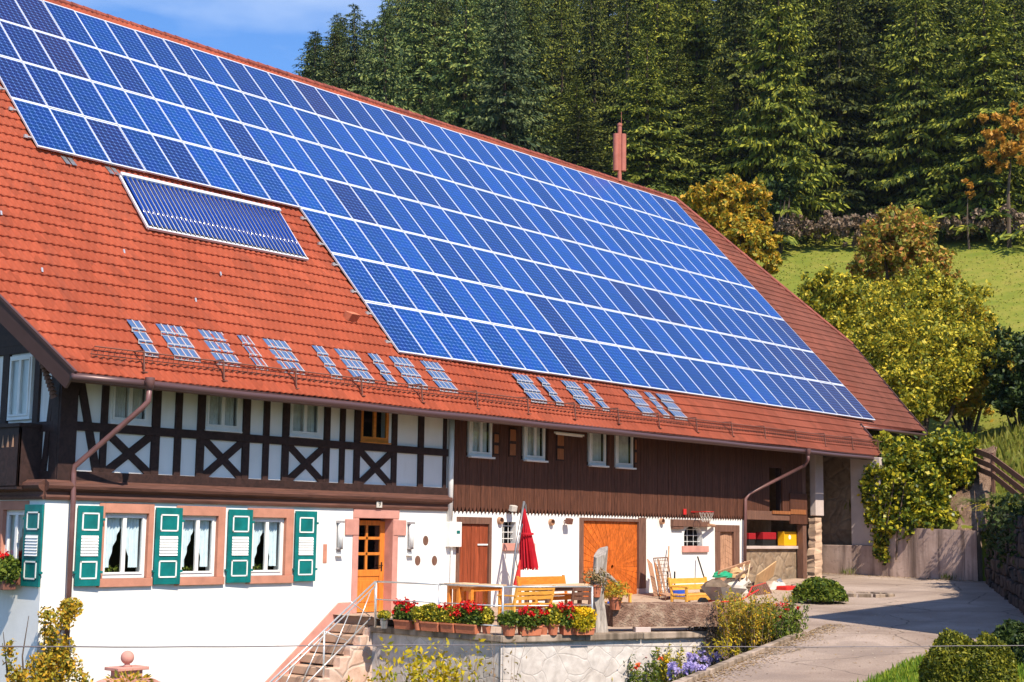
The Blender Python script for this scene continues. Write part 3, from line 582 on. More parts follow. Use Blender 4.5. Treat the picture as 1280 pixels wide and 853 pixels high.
# ---- roof
def Lx(s): return -2.03-.43*(s+2.05) if s < 5.3 else -5.19+(s-5.3)*(4.6/8.9)
def Rx(s):
    if s < -.255: return 32.2+(s+2.2)*.17
    return 38.3+(s+.25)*.18 if s < 5.3 else 39.3-(s-5.3)*(4.72/8.9)
S0, PIT, NB = -1.945, .375, -.14
xsr = np.arange(-5.4, 39.6, .0425); rg = np.random.default_rng(2); lines = []
k = 0
while S0+k*PIT < 14.2:
    s = S0+k*PIT; s1 = min(s+PIT, 14.25); lines += [(s-.012, NB+.006), (s-.012, NB+.050), (s1-.012, NB+.002)]; k += 1
wave = .020*np.cos(2*np.pi*(xsr-.02)/.17)+.004*np.cos(2*np.pi*xsr/.34)
sag = lambda x, s: .02*np.sin(x*.31+.4)*np.cos(s*.4)+.012*np.sin(x*.9+s)
V = []; 
for s, n in lines:
    se = min(s, 14.2); x = np.clip(xsr, Lx(se), Rx(se)); nn = n+wave+sag(x, s); V.append(np.stack([x, s*CA-nn*SA, 6.45+s*SA+nn*CA], 1))
V = np.concatenate(V); nc = len(xsr); Q = []
for j in range(len(lines)-1):
    s_a, s_b = lines[j][0], lines[j+1][0]; lo = max(Lx(s_a), Lx(s_b)); 
    i = np.arange(nc-1); ok = (xsr[1:] > min(Lx(s_a), Lx(s_b))) & (xsr[:-1] < max(Rx(s_a), Rx(s_b)))
    if j % 3 == 2 and s_a < -.3 < s_b+.2 and False: pass
    ii = i[ok]; Q.append(np.stack([j*nc+ii, j*nc+ii+1, (j+1)*nc+ii+1, (j+1)*nc+ii], 1))
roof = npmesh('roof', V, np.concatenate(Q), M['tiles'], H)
RY = 2*(14.25*CA+.14*SA)/2   # ridge y
def mir(p): return (p[0], 2*RY-p[1], p[2])
b = B(); P_ = [RP(Lx(-2), -2, -.16), RP(32.2, -2, -.16), RP(32.5, -.27, -.16), RP(38.3, -.25, -.16), RP(39.3, 5.3, -.16), RP(34.58, 14.2, -.16), RP(-.6, 14.2, -.16), RP(-5.19, 5.3, -.16)]
P2 = [mir(p) for p in P_]; b.add(P2, [tuple(range(8))]); b.add([P_[4], P_[5], P2[5], P2[4]], [(0,1,2,3)]); b.add([P_[7], P_[6], P2[6], P2[7]], [(0,3,2,1)])
b.out('rear_roof', M['ridge'], roof)
b = B(); U_ = [RP(Lx(-2)+.02, -1.98, -.3), RP(32.15, -1.98, -.3), RP(32.5, -.3, -.3), RP(38.2, -.25, -.3), RP(39.2, 5.3, -.3), RP(34.5, 14.0, -.3), RP(-.5, 14.0, -.3), RP(-5.1, 5.3, -.3)]
b.add(U_, [tuple(range(8))]); x = -1.6
while x < 38:
    b.beam(RP(x, -1.9 if x < 32 else -.25, -.36), RP(x, 2.5, -.36), .12, .14, (0,-SA,CA)); x += .95
b.out('eaves_boarding', M['timber'], H)
b = B(); b.prism([RP(-2.0, -1.93, -.13), RP(-2.0, -1.98, -.13), RP(-2.0, -1.98, -.36), RP(-2.0, -1.93, -.36)], (34.15, 0, 0)); b.out('eave_board', M['fascia'], H)
# verge boards
def ribbon(nm, pts, n0, n1, th, mat, par=H):
    bb = B()
    for (x0, s0), (x1, s1) in zip(pts[:-1], pts[1:]):
        q = [RP(x0, s0, n0), RP(x1, s1, n0), RP(x1, s1, n1), RP(x0, s0, n1)]; bb.prism(q, (th, 0, 0))
    return bb.out(nm, mat, par)
ribbon('verge_board', [(Lx(-2.02)-.03, -2.02), (Lx(0)-.03, 0), (Lx(5.3)-.03, 5.3)], -.09, -.50, .045, M['fascia'])
ribbon('verge_board', [(Lx(-2.02)-.045, -2.02), (Lx(0)-.045, 0), (Lx(5.3)-.045, 5.3)], -.045, -.11, .06, M['gutter'])
ribbon('verge_board', [(32.22, -2.05), (32.55, -.22)], -.06, -.34, .05, M['fascia'])
ribbon('verge_board', [(38.32, -.3), (39.32, 5.3)], -.06, -.36, .05, M['fascia'])
b = B(); q = [RP(39.3, 5.3, -.1), RP(34.6, 14.2, -.1)]
for i in range(22):
    a = Vector(q[0]).lerp(Vector(q[1]), i/22); c = Vector(q[0]).lerp(Vector(q[1]), (i+1.1)/22); b.tube([a, c], [.09, .08], 8)
for i in range(88):
    x = -.6+i*.4; zz = .008*math.sin(i*.7); b.tube([(x, RY, 16.74+zz), (x+.43, RY, 16.74+zz)], [.115, .095], 10)
b.out('ridge', M['ridge'], roof, smooth=False)
# gutters
b = B(); g0 = RP(Lx(-2.0)-.05, -2.02, -.20); g1 = RP(32.3, -2.06, -.20); n = 24; pts = [(g0[0]+(g1[0]-g0[0])*i/n, g0[1]-.04, g0[2]+(g1[2]-g0[2])*i/n+.008*math.sin(i*1.7)) for i in range(n+1)]
b.tube(pts, .075, 10); b.out('gutter', M['gutter'], H, smooth=True)
b = B(); g0 = RP(32.5, -.33, -.17); g1 = RP(38.45, -.30, -.17); b.tube([g0, g1], .065, 10); b.out('gutter', M['gutter'], H, smooth=True)
# downpipes
def pipe(pts, r=.05):
    bb = B(); bb.tube(pts, r, 12); return bb
a = PY(187, 484, -1.42); p = pipe([a, a+np.array([0, .02, -.28]), a+np.array([-.08, .1, -.42]), PY(93.5, 583, -.11), PY(92, 592, -.1), PY(91.5, 625, -.13), PY(82, 830, -.1)], .055)
p.lathe([(.0,0),(.07,.0),(.1,.16),(.1,.24)], (a[0], a[1], a[2]-.05), 12); p.out('downpipe', M['pipe'], H, smooth=True)
a = PY(1010.5, 568, -1.42); p = pipe([a, a+np.array([0, .02, -.2]), PY(1006, 582, -1.2), PY(937, 617, -.15), PY(932, 624, -.12), PY(931, 705, -.12)], .055)
p.lathe([(.0,0),(.06,.0),(.08,.16),(.08,.24)], (a[0], a[1], a[2]-.05), 12); p.out('downpipe', M['pipe'], H, smooth=True)
# snow guard: wire lattice on brackets
for seg in range(1):
    b = B(); x0, x1 = -1.5, 33.0
    for n in (-.06, .04, .14): b.tube([RP(x0, -1.42, n), RP(32.3, -1.44, n)], .011 if n < .1 else .014, 5)
    x = x0
    while x < 32.25: b.tube([RP(x, -1.5, -.07), RP(x, -1.4, .03), RP(x, -1.42, .14)], .0055, 4, cap=False); x += .13
    b.out('snow_guard', M['iron'], H)
for i in range(17):
    x = -.35+i*2.02; b = B(); b.beam(RP(x, -1.72, -.09), RP(x, -1.38, .16), .03, .03); b.beam(RP(x, -1.15, -.09), RP(x, -1.38, .16), .03, .03); b.box(*[q for q in (RP(x-.06, -1.75)[0], RP(x+.06, -1.75)[0])], *(lambda p: (p[1]-.06, p[1]+.06, p[2]-.0, p[2]+.02))(RP(x, -1.75, -.12))); b.out('snow_guard_bracket', M['iron'], H)
# glass tiles
GTX = [(-.1,.24), (.63,1.31), (1.73,2.41), (2.82,3.16), (3.56,4.24), (5.05,5.39), (5.76,6.44), (6.87,7.21), (7.6,8.28), (8.71,9.39), (12.3,12.98), (13.38,13.72), (14.46,15.14), (15.5,15.84), (17.46,18.14), (18.54,18.88), (19.16,19.84)]
for g0, g1 in GTX:
    b = B(); e = B(); nt = round((g1-g0)/.34)
    for r in range(3):
        sb = S0+(4-r)*PIT; st = sb+PIT
        for t in range(nt):
            for hw in range(2):
                xa = g0+t*.34+hw*.17+.015; xb = xa+.125
                b.add([RP(xa, sb-.005, NB+.066+.016), RP(xb, sb-.005, NB+.066+.016), RP(xb, st-.04, NB+.030+.016), RP(xa, st-.04, NB+.030+.016)], [(0,1,2,3)])
                e.add([RP(xb, sb-.01, NB+.074+.016), RP(xb+.03, sb-.01, NB+.074+.016), RP(xb+.03, st-.03, NB+.038+.016), RP(xb, st-.03, NB+.038+.016)], [(0,1,2,3)])
            xa, xb = g0+t*.34, g0+t*.34+.34; e.add([RP(xa, sb-.03, NB+.03), RP(xb, sb-.03, NB+.03), RP(xb, sb+.05, NB+.078+.016), RP(xa, sb+.05, NB+.078+.016)], [(0,1,2,3)])
    o = b.out('glass_tiles', M['glasstile'], roof); 
    o2 = e.out('glass_tile_rims', M['glassedge'], roof)
for x, s in ((.65,5.5), (1.85,5.5), (4.3,5.9)):
    b = B(); 
    for hw in range(2): b.add([RP(x+hw*.17, s, NB+.07), RP(x+hw*.17+.13, s, NB+.07), RP(x+hw*.17+.13, s+.34, NB+.035), RP(x+hw*.17, s+.34, NB+.035)], [(0,1,2,3)])
    b.out('glass_tiles', M['steel'], roof)
p = RP(7.04, 1.2, -.1); b = B(); b.prism([RP(6.93, 1.05, -.12), RP(7.22, 1.05, -.12), RP(7.22, 1.08, .16), RP(6.93, 1.08, .16)], (0, .26, .10)); b.out('roof_vent', M['terracotta'], roof, bevel=.01)
for x, s in ((2.2,.9),(-1.9,2.9),(.9,2.3),(-1.6,1.1),(3.5,2.1)):
    b = B(); b.beam(RP(x, s, -.1), RP(x, s+.09, -.06), .04, .02); b.out('roof_hook', M['galv'], roof)
# ridge flue: two round pipes joined by a collar, with a rod
fp = PY(772, 218, RY)
b = B()
for dx in (-.15, .15):
    b = B(); b.tube([(fp[0]+dx*.757, RY-.1-dx*.653, 17.15), (fp[0]+dx*.757, RY-.1-dx*.653, 18.75)], .135, 14); b.out('flue_pipe', M['redpipe'], H, smooth=False)
b = B(); b.tube([(fp[0], RY-.1, 16.7), (fp[0], RY-.1, 19.15)], .09, 12); b.lathe([(.0,19.1),(.11,19.1),(.11,19.2),(0,19.25)], (fp[0], RY-.1, 0), 12); b.tube([(fp[0]+.12, RY-.1, 18.7), (fp[0]+.12, RY-.1, 19.75)], .009, 6)
b.out('flue_cowl', M['redpipe'], H)
# left gable: upper wall, timbers, balcony, carved bracket
b = B(); b.prism([(-1.5, 0.04, 2.5), (-1.5, 0.04, 5.9), (-1.5, RY, 15.9), (-1.5, 2*RY-.04, 5.9), (-1.5, 2*RY-.04, 2.5)], (.2, 0, 0)); b.out('upper_gable_wall', M['plaster'], H)
b = B()
b.box(-1.56, -1.45, .0, .26, 2.87, 6); b.box(-1.56, -1.45, PX(43,500,-1.5)[1]-.24, PX(43,500,-1.5)[1]-.04, 2.87, 7); b.box(-1.56, -1.45, PX(12,500,-1.5)[1], PX(12,500,-1.5)[1]+.25, 2.87, 7.5)
b.box(-1.565, -1.45, .2, 6, 3.88, 4.08); b.box(-1.565, -1.45, .2, 6, 2.87, 3.08); b.box(-1.565, -1.45, .2, 8, 5.55, 5.75)
b.prism([(-1.56, .42, 3.05), (-1.56, .56, 3.05), (-1.56, .25, 5.6), (-1.56, .11, 5.6)], (.1, 0, 0)); b.prism([(-1.57, .0, 5.72), (-1.57, 9, 5.72), (-1.57, 9, 15.3), (-1.57, .0, 5.84)], (.1, 0, 0)); b.out('gable_timber_frame', M['timber'], H, bevel=.005)
bx0, by0 = -2.55, PX(44,560,-2.55)[1]
by0 = .62; bxo = -2.02
b = B(); b.box(bxo, -1.5, by0, by0+.05, 2.75, 3.95); 
b.box(bxo, bxo+.05, by0, 8, 2.75, 3.95); b.box(bxo-.04, -1.5, by0-.03, by0+.08, 3.95, 4.03); b.box(bxo-.04, bxo+.1, by0+.08, 8, 3.95, 4.03); b.box(bxo, -1.5, by0, 8, 2.7, 2.78)
b.out('balcony', M['timber'], H, bevel=.005)
b = B()
for i in range(6):
    yy = by0+.2+i*.19; b.prism([(bxo-.006, yy, 3.55), (bxo-.006, yy+.08, 3.55), (bxo-.006, yy+.06, 3.7), (bxo-.006, yy+.04, 3.8), (bxo-.006, yy+.02, 3.7)], (.004, 0, 0))
b.out('balcony_cutout', M['palewood'], H)
b = B()
for i in range(14): 
    t = i/13; c = Vector((-2.1+.42*t, .05, 5.55-.95*t)); b.tube([c, c+Vector((.035, 0, -.05))], [.05, .085], 8)
b.out('carved_bracket', M['doorframe'], H)
# open bay in the barn and the plaster post
b = B(); b.box(24.4, 28.6, 1.5, 1.8, -.2, 2.7); b.box(24.4, 28.4, .25, .6, -.1, 1.52); b.out('bay_stone_wall', M['rough'], H)
b = B(); b.box(24.4, 28.4, .15, .62, 1.52, 1.62); b.out('bay_ledge', M['palec'], H, bevel=.01)
b = B(); b.box(24.35, 28.4, -.06, .12, 2.5, 2.80); b.box(24.35, 28.5, .0, 1.8, 2.72, 2.78); b.box(28.15, 28.4, -.05, .2, .3, 5.6); b.out('bay_beam', M['doorframe'], H, bevel=.01)
b = B(); b.box(fx(985,640), fx(1006,640), -.10, -.04, fz(990,655), fz(990,617)); b.out('hatch_board', M['board'], H)
b = B(); b.box(fx(985,640), fx(1004,640), -.12, -.10, fz(990,643), fz(990,637)); b.box(fx(963,640), fx(985,640), -.1, -.06, fz(975,643), fz(975,639)); b.out('hatch_sill', M['shutterwood'], H)
b = B(); xa, xb = fx(1003,680), fx(1027,640); rg = random.Random(8)
for i in range(14):
    z = .2+i*.18; e = .1 if i < 3 else 0; b.box(xa+.22-e+rg.uniform(-.06,.06)-(.18 if i < 9 else 0), xb+rg.uniform(-.03,.03), -.25-e+rg.uniform(-.03,.03), .2, z, z+.18)
b = B(); n_=26; b.tube([((xa+xb)/2+.08+rg.uniform(-.02,.02)-(.05 if i < 14 else -.03), -.06, .1+i*.10) for i in range(n_)], [(.37 if i < 4 else .29 if i < 14 else .26)+rg.uniform(-.008,.008) for i in range(n_)], 6); b.out('plaster_post', M['brick'], H, jitter=.014); b = B(); b.box(fx(1016,620), fx(1026,620), -.12, .12, 2.7, 5.3); b.out('pale_post', M['palec'], H, bevel=.02)
# wall behind the passage under the right-hand roof
b = B(); b.box(29.1, 37.3, 3.9, 4.2, .2, 8.4);  b.out('passage_wall', M['rough'], H)
for i, (px0, px1, py) in enumerate(((694,729,543),)):
    a = PY(px0, 541.5, -.3); c = PY(px1, 545.5, -.3); b = B(); b.beam(a+np.array([0,0,.02]), c+np.array([0,0,.02]), .10, .05)
    lt = tag(b.out('tube_lamp', M['white'], bevel=.01), 'long white tube lamp hanging under the barn eaves', 'lamp'); g = B(); g.tube([a+np.array([.05,0,-.02]), c+np.array([-.05,0,-.02])], .02, 8); g.out('tube', M['lampglass'], lt, smooth=True)
# ================================================================== SOLAR PANELS
ORD = ['', 'first', 'second', 'third', 'fourth', 'fifth', 'sixth', 'seventh', 'eighth', 'ninth', 'tenth', 'eleventh', 'twelfth', 'thirteenth', 'fourteenth', 'fifteenth', 'sixteenth', 'seventeenth', 'eighteenth', 'nineteenth', 'twentieth']
def ordn(n):
    if n <= 20: return ORD[n]
    tens = {2: 'twenty', 3: 'thirty'}[n//10]; return {20: 'twentieth', 30: 'thirtieth'}[n//10*10] if n % 10 == 0 else tens+'-'+ORD[n % 10]
PH = 1.94937; PW, PL = .985, PH-.02
proto = thing('solar_panel', 'x', 'solar panel', (0,0,0), 'solar panels on the farmhouse roof')
b = B(); b.box(0, PW, 0, .045, -.045, 0); b.box(0, PW, PL-.045, PL, -.045, 0); b.box(0, .017, .045, PL-.045, -.045, 0); b.box(PW-.017, PW, .045, PL-.045, -.045, 0); b.out('panel_frame', M['alu'], proto)
b = B(); b.box(.017, PW-.017, .045, PL-.045, -.03, -.006); b.out('cell_sheet', M['cells'], proto)
first = True; rgp = random.Random(11)
for r in range(7):
    for c in range(0 if r < 4 else 8, 34):
        p = proto if first else dup(proto); first = False
        s0 = (6-r)*PH+.01; p.location = RP(c+.008, s0+rgp.uniform(-.003, .003), rgp.uniform(-.004, .004)); p.rotation_euler = (AL+rgp.uniform(-.002, .002), 0, 0)
        tone = rgp.uniform(.0, .45)+(.35 if rgp.random() < .13 else 0)+(.42 if c < 3 else 0)+(.95*max(0, (c-26)/7)*max(0, (r-2.5)/3))+(.25 if r == 0 and c < 18 else 0)-(.25 if c > 20 and r < 4 else 0)  # minus term paints the pale sheen at upper right into the cell tone
        p.children[1].color = (min(max(tone, 0), 1), 0, 0, 1) if p.children[1].name.startswith('cell') else p.children[1].color
        for ch in p.children:
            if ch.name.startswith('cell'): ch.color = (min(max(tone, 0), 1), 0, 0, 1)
        if r < 4 : k = c+1; side = 'left'
        else: k = c-7; side = 'left'
        tot = 34 if r < 4 else 26
        if k > tot/2: k = tot+1-k; side = 'right'
        p['label'] = f"solar panel {ordn(k)} from the {side} end in the {ordn(r+1)} row below the ridge"
for r in range(7):     # rails under the modules, their ends stick out at the sides
    for f in (.22, .78):
        x0 = -.14 if r < 4 else 7.86; s = (6-r)*PH+PH*f; b = B(); b.beam(RP(x0, s, -.07), RP(34.1, s, -.07), .05, .04, (0,-SA,CA)); b.box(*(lambda p: (p[0]-.03, p[0]+.05, p[1]-.03, p[1]+.03, p[2]-.03, p[2]+.05))(RP(x0, s, -.07))); b.out('mounting_rail', M['rail'], H)
# vacuum tube collector
sc_ = thing('tube_collector', 'framed solar water collector with blue glass tubes, below the panels on the left', 'solar collector', RP(2, 3.4, -.1))
b = B(); b.beam(RP(2.06, 5.42, .0), RP(7.05, 5.42, .0), .12, .13, (0,-SA,CA)); b.out('header', M['alu'], sc_, bevel=.02)
b = B(); b.beam(RP(1.98, 3.40, -.02), RP(6.9, 3.40, -.02), .07, .06, (0,-SA,CA)); b.beam(RP(1.98, 3.4, -.03), RP(2.06, 5.4, -.03), .05, .05, (0,-SA,CA)); b.beam(RP(6.88, 3.4, -.03), RP(7.02, 5.4, -.03), .04, .05, (0,-SA,CA)); b.out('frame', M['alu'], sc_)
b = B(); b.add([RP(2.03, 3.42, -.085), RP(6.9, 3.42, -.085), RP(7.0, 5.36, -.085), RP(2.08, 5.36, -.085)], [(0,1,2,3)]); b.out('backing', M['tubeglass'], sc_)
for i in range(36):
    t = (i+.5)/36; xa = 2.03+4.87*t; xb = 2.1+4.92*t; b = B(); b.tube([RP(xa, 3.45, -.02), RP(xb, 5.38, -.0)], .036, 8); o = b.out('tube', M['tubeglass'], sc_, smooth=True)
    b = B(); b.tube([RP(xa, 3.40, -.02), RP(xa, 3.50, -.02)], .04, 8); b.out('cap', M['black'], o); b = B(); b.add([RP(xa+.04, 3.45, -.03), RP(xa+.095, 3.45, -.03), RP(xb+.095, 5.36, -.02), RP(xb+.04, 5.36, -.02)], [(0,1,2,3)]); b.out('reflector', M['reflector'], o)

# ================================================================== RETAINING WALLS, BANK
b = B(); b.box(31, 31.45, PX(1112,700,31)[1], 3.9, -.2, 1.66)
for y in (-.6, 1.2): pass
o = b.out('retaining_wall', M['concrete'], bevel=.015); tag(o, 'low sunlit concrete wall behind the driveway next to the barn post', 'wall')
ya = PX(1112,700,31)[1]; yb = PX(1222,700,31)[1]
b = B(); n = 14
for i in range(n):
    t = i/n; z = 2.33-.10*t; b.box(30.97, 31.4, ya+(yb-ya)*(i+1)/n+.0, ya+(yb-ya)*i/n-(.012 if i % 4 == 0 else 0), -.2, z)
tag(b.out('retaining_wall', M['concrete']), 'higher stained concrete wall below the ivy at the end of the driveway', 'wall')
b = B(); b.box(31.12, 31.5, PX(1098,600,31)[1], PX(1061,600,31)[1], 1.66, 4.85); tag(b.out('wall_pier', M['palec'], bevel=.02), 'pale rendered pier rising from the low wall to the roof', 'wall pier')
b = B(); b.box(31.7, 32, -.6, 4, 1.6, 4.95); tag(b.out('recess_wall', M['rough']), 'dark rubble wall in the recess right of the plaster post', 'wall')
b = B(); b.box(32.0, 37.3, 1.2, 1.5, 2.4, 7.2); b.out('side_wall', M['timber'], H)
# dry stone wall along the shaded side
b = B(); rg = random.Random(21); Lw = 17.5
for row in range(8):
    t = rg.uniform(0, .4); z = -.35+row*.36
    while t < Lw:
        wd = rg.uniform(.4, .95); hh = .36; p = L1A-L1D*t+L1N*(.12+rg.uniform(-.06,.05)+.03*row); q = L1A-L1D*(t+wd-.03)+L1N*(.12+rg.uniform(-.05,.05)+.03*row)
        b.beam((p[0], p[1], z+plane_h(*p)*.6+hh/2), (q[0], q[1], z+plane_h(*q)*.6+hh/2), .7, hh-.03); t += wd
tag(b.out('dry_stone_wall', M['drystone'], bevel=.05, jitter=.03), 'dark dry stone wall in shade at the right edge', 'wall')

# ================================================================== PLANTS
def diamonds(c, u, v):
    """leaf quads: centres c, half-axes u, v (n,3)"""
    n = len(c); V = np.stack([c-u, c-v, c+u, c+v], 1).reshape(-1, 3); return V, np.arange(4*n).reshape(n, 4)
def rvec(rg, n): v = rg.normal(size=(n, 3)); return v/np.linalg.norm(v, axis=1)[:, None]
def leaves(rg, c, size, asp=.55, droop=0):
    n = len(c); u = rvec(rg, n); u[:, 2] -= droop; u /= np.linalg.norm(u, axis=1)[:, None]
    v = np.cross(u, rvec(rg, n)); v /= np.linalg.norm(v, axis=1)[:, None]; s = size*rg.uniform(.6, 1.3, n)[:, None]
    return diamonds(c, u*s, v*s*asp)
def blob_pts(rg, n, c, r, shell=.35):
    d = rvec(rg, n); rad = (1-shell*rg.random(n)**1.5)[:, None]; return np.array(c)+d*rad*np.array(r)
def catm(parts):
    V = []; Q = []; o = 0
    for v, q in parts: V.append(v); Q.append(q+o); o += len(v)
    return np.concatenate(V), np.concatenate(Q)
def fresh_origin(name, z=0): OFF[name] = (0,0,0)
def conifer(seed, Hh, Rr, lean=0., mat='spruce', name='spruce_tree', start=.06, dens=1.):
    rg = np.random.default_rng(seed); root = empty(name, (0,0,0)); b = B(); b.tube([(0,0,-2), (0,0,Hh*.5), (lean,0,Hh*.97)], [.34, .2, .02], 7); b.out('trunk', M['bark'], root)
    C = []; U = []; Vv = []; z = Hh*start; ga = 0
    while z < Hh*.985:
        f = 1-z/Hh; L = Rr*(f**.8)*1.2+.25; nb = 7
        for k in range(nb):
            ga += 2.39996; l = L*rg.choice([.55, .8, 1., 1.2])*rg.uniform(.85, 1.15); 
            if rg.random() < .10: continue
            dx, dy = math.cos(ga), math.sin(ga); zz = z+rg.uniform(-.25, .25); rise = rg.uniform(.0, .3) if f < .4 else rg.uniform(-.32, .12)
            m_ = max(3, int(l/.30*dens)); t = (np.arange(m_)+.6)/m_
            px = np.stack([dx*l*t, dy*l*t, zz+l*(rise*t-.72*t**1.5+.42*t**3.2)], 1); tang = np.gradient(px, axis=0) if m_ > 1 else np.array([[dx,dy,0]]); tang /= np.linalg.norm(tang, axis=1)[:, None]
            side = np.array([-dy, dx, 0.]); 
            for sg in (-1, 1):
                sp = rg.uniform(.45, .8, m_)[:, None]; d = tang*.75+side*sg*sp*1.1+np.array([0,0,-.25])*rg.uniform(.3,1.6,(m_,1)); d /= np.linalg.norm(d, axis=1)[:, None]
                ln = (l*.34*(1-t*.6)+.20)[:, None]*rg.uniform(.7, 1.2, (m_,1))
                for j in range(3):
                    dj = d+rvec(rg, m_)*.45+np.array([0,0,-.22*j]); dj /= np.linalg.norm(dj, axis=1)[:, None]; C.append(px+d*ln*(.18+.33*j)+rg.normal(0, .03, (m_,3))); U.append(dj*ln*.30)
                    w_ = np.cross(dj, rvec(rg, m_)); w_ /= np.linalg.norm(w_, axis=1)[:, None]; Vv.append(w_*ln*.10)
            d = np.array([0,0,-1.])+rvec(rg, m_)*.35; ln = (l*.16*(1-t*.6)+.14)[:, None]; C.append(px+d*ln*.5); U.append(d*ln*.6); Vv.append(np.cross(d, side)*ln*.25)
            C.append(px[-1:]); U.append(tang[-1:]*.3); Vv.append(side[None]*.07)
        z += max(.28, .78*(.4+f*.8))
    # leader
    C.append(np.array([[lean,0,Hh*.98]])); U.append(np.array([[0,0,.6]])); Vv.append(np.array([[.08,0,0]]))
    v, q = diamonds(np.concatenate(C), np.concatenate(U), np.concatenate(Vv)); v[:, 0] += lean*(v[:, 2]/Hh)**2
    npmesh('crown', v, q, LM[mat], root); return root
def bushy(seed, lobes, nleaf, size, mat, name, stems=6, loc=(0,0,0), hh=2., asp=.55, shell=.45, trunk='bark', cat=None, label=None, group=None, wild=.0):
    rg = np.random.default_rng(seed); root = empty(name, tuple(map(float, loc))); lo = np.array(loc, float)
    wts = np.array([r[0]*r[1]+r[1]*r[2]+r[0]*r[2] for c, r in lobes]); wts /= wts.sum(); pts = []
    for (c, r), w_ in zip(lobes, wts):
        n = int(nleaf*w_); sub = max(5, n//55)
        # small twig clumps on the lobe surface give gaps and clusters
        cc = blob_pts(rg, sub, c, r, .55); ko = rg.random(sub) < .2; cc[ko] = np.array(c)+(cc[ko]-np.array(c))*rg.uniform(1.08, 1.38, (int(ko.sum()), 1)); idx = rg.integers(0, sub, n); pts.append(cc[idx]+rg.normal(0, 1, (n,3))*np.array(r).mean()*(.085+wild*.1))
    pts = np.concatenate(pts)+lo; v, q = leaves(rg, pts, size, asp); npmesh('foliage', v, q, LM[mat], root)
    if stems:
        b = B()
        for k in range(stems):
            c, r = lobes[k % len(lobes)]; e = lo+np.array(c)+np.array(r)*rg.uniform(-.5, .6, 3); s = lo+np.array([rg.uniform(-.2,.2), rg.uniform(-.2,.2), -.3]); mid = (s+e)/2+rg.normal(0, .1, 3)*hh*.2
            b.tube([s, mid, e], [hh*.018+.01, hh*.012+.006, .006], 6)
        b.out('stem', M[trunk], root)
    return tag(root, label, cat, group)
# ---- forest
FV = [conifer(31, 27, 4.3), conifer(32, 25, 3.9, .5), conifer(33, 29, 4.6, -.4), conifer(34, 24, 3.5, .2, start=.12), conifer(35, 26, 4.2, .3, 'bluespruce'), conifer(36, 28, 3.9, -.3, 'bluespruce'), conifer(37, 26, 4.8, .1), conifer(38, 27, 3.8, -.2, start=.03)]
used = set(); rgf = random.Random(77)
def put(i, loc, rz, sc, label, grp='spruces of the hillside forest'):
    src = FV[i]
    if i in used: o = dup(src)
    else: o = src; used.add(i)
    o.location = loc; o.rotation_euler[2] = rz; o.scale = (sc[0], sc[0], sc[1]); tag(o, label, 'spruce tree', grp); return o
def polar(az, d): return CAMP[0]+d*math.sin(R_(az)), CAMP[1]+d*math.cos(R_(az))
rows = [(128, 43.5, 71.5, 'front'), (137, 41.8, 71.5, 'second'), (147, 40.6, 71.5, 'third'), (158, 40.2, 71.5, 'fourth'), (172, 40.0, 71.5, 'fifth'), (190, 40.5, 71.5, 'sixth'), (212, 42, 71.5, 'seventh'), (238, 44, 71.5, 'rearmost')]
for d, a0, a1, nm in rows:
    az = a0; k = 0; step = math.degrees((5.9 if d < 150 else 5.0)/d)
    while az < a1:
        aa = az+rgf.uniform(-.3, .3)*step; dd = d+rgf.uniform(-3.5, 3.5)+(0 if az > 57 else 0); x, y = polar(aa, dd); k += 1
        z = hill_h(x, y); hs = rgf.choice([.6, .75, .9, 1.05])*rgf.uniform(.92, 1.06) if d < 145 else rgf.uniform(.95, 1.12) if d < 165 else rgf.uniform(1.15, 1.35)
        if az < 44: 
            # the edge of the wood steps down towards the open sky
            top = np.interp(aa, [40.0, 40.6, 41.3, 42, 43, 44, 46], [17.6, 18.3, 19.9, 20.1, 20.6, 20.9, 21.6]); want = CAMP[2]+dd*math.tan(R_(top))-z; hs = max(.35, min(1.1, want/27))*rgf.uniform(.92, 1.03)
        v_ = rgf.choice([4, 5, 4, 5, 0]) if az < 50 else rgf.choice([0, 1, 2, 3, 6, 7])
        put(v_, (x, y, z-.4), rgf.uniform(0, 6.28), (rgf.uniform(1.0, 1.3), hs), f"spruce {ordn(k) if k < 40 else 'last'} from the left in the {nm} row of the forest")
        az += step*rgf.uniform(.85, 1.2)
# ---- shrubs and trees on the slope
def on_hill(px, d, py=None):
    dr = ray(px, 400); a = math.atan2(dr[0], dr[1]); x, y = CAMP[0]+d*math.sin(a), CAMP[1]+d*math.cos(a); return np.array([x, y, hill_h(x, y)])
def at_px(px, py, d):   # point at horizontal distance d seen at that pixel
    r = ray(px, py); return CAMP+r*(d/math.hypot(r[0], r[1]))
def shrub(seed, blobs, d, nleaf, size, mat, label, cat, group=None, stems=8, name='autumn_shrub'):
    """blobs: (px, py, rpx_x, rpx_y, depth offset)"""
    k = 1805/ (d*.98); cs = [at_px(q[0], q[1], d+(q[4] if len(q) > 4 else 0)) for q in blobs]; base = np.mean(cs, 0); base[2] = hill_h(base[0], base[1])-.2
    lobes = [(tuple(c-base), (q[2]/k, max(q[2], q[3])/k*.9, q[3]/k)) for c, q in zip(cs, blobs)]
    hh = max(c[2] for c, r in lobes)+.5
    return bushy(seed, lobes, nleaf, size, mat, name, stems, base, hh, cat=cat, label=label, group=group)
shrub(101, [(905,262,34,34), (940,255,26,26), (925,300,34,30,-1), (880,248,26,18), (950,300,22,26), (955,330,26,20), (915,240,26,18)], 84, 17000, .15, 'yellow', 'yellow autumn tree rising behind the right end of the ridge', 'tree', name='autumn_tree')
shrub(102, [(1125,300,50,36), (1100,330,40,34), (1150,330,42,34), (1110,285,28,24)], 82, 15000, .14, 'russet', 'russet and orange leaved bush above the olive ones on the slope', 'bush')
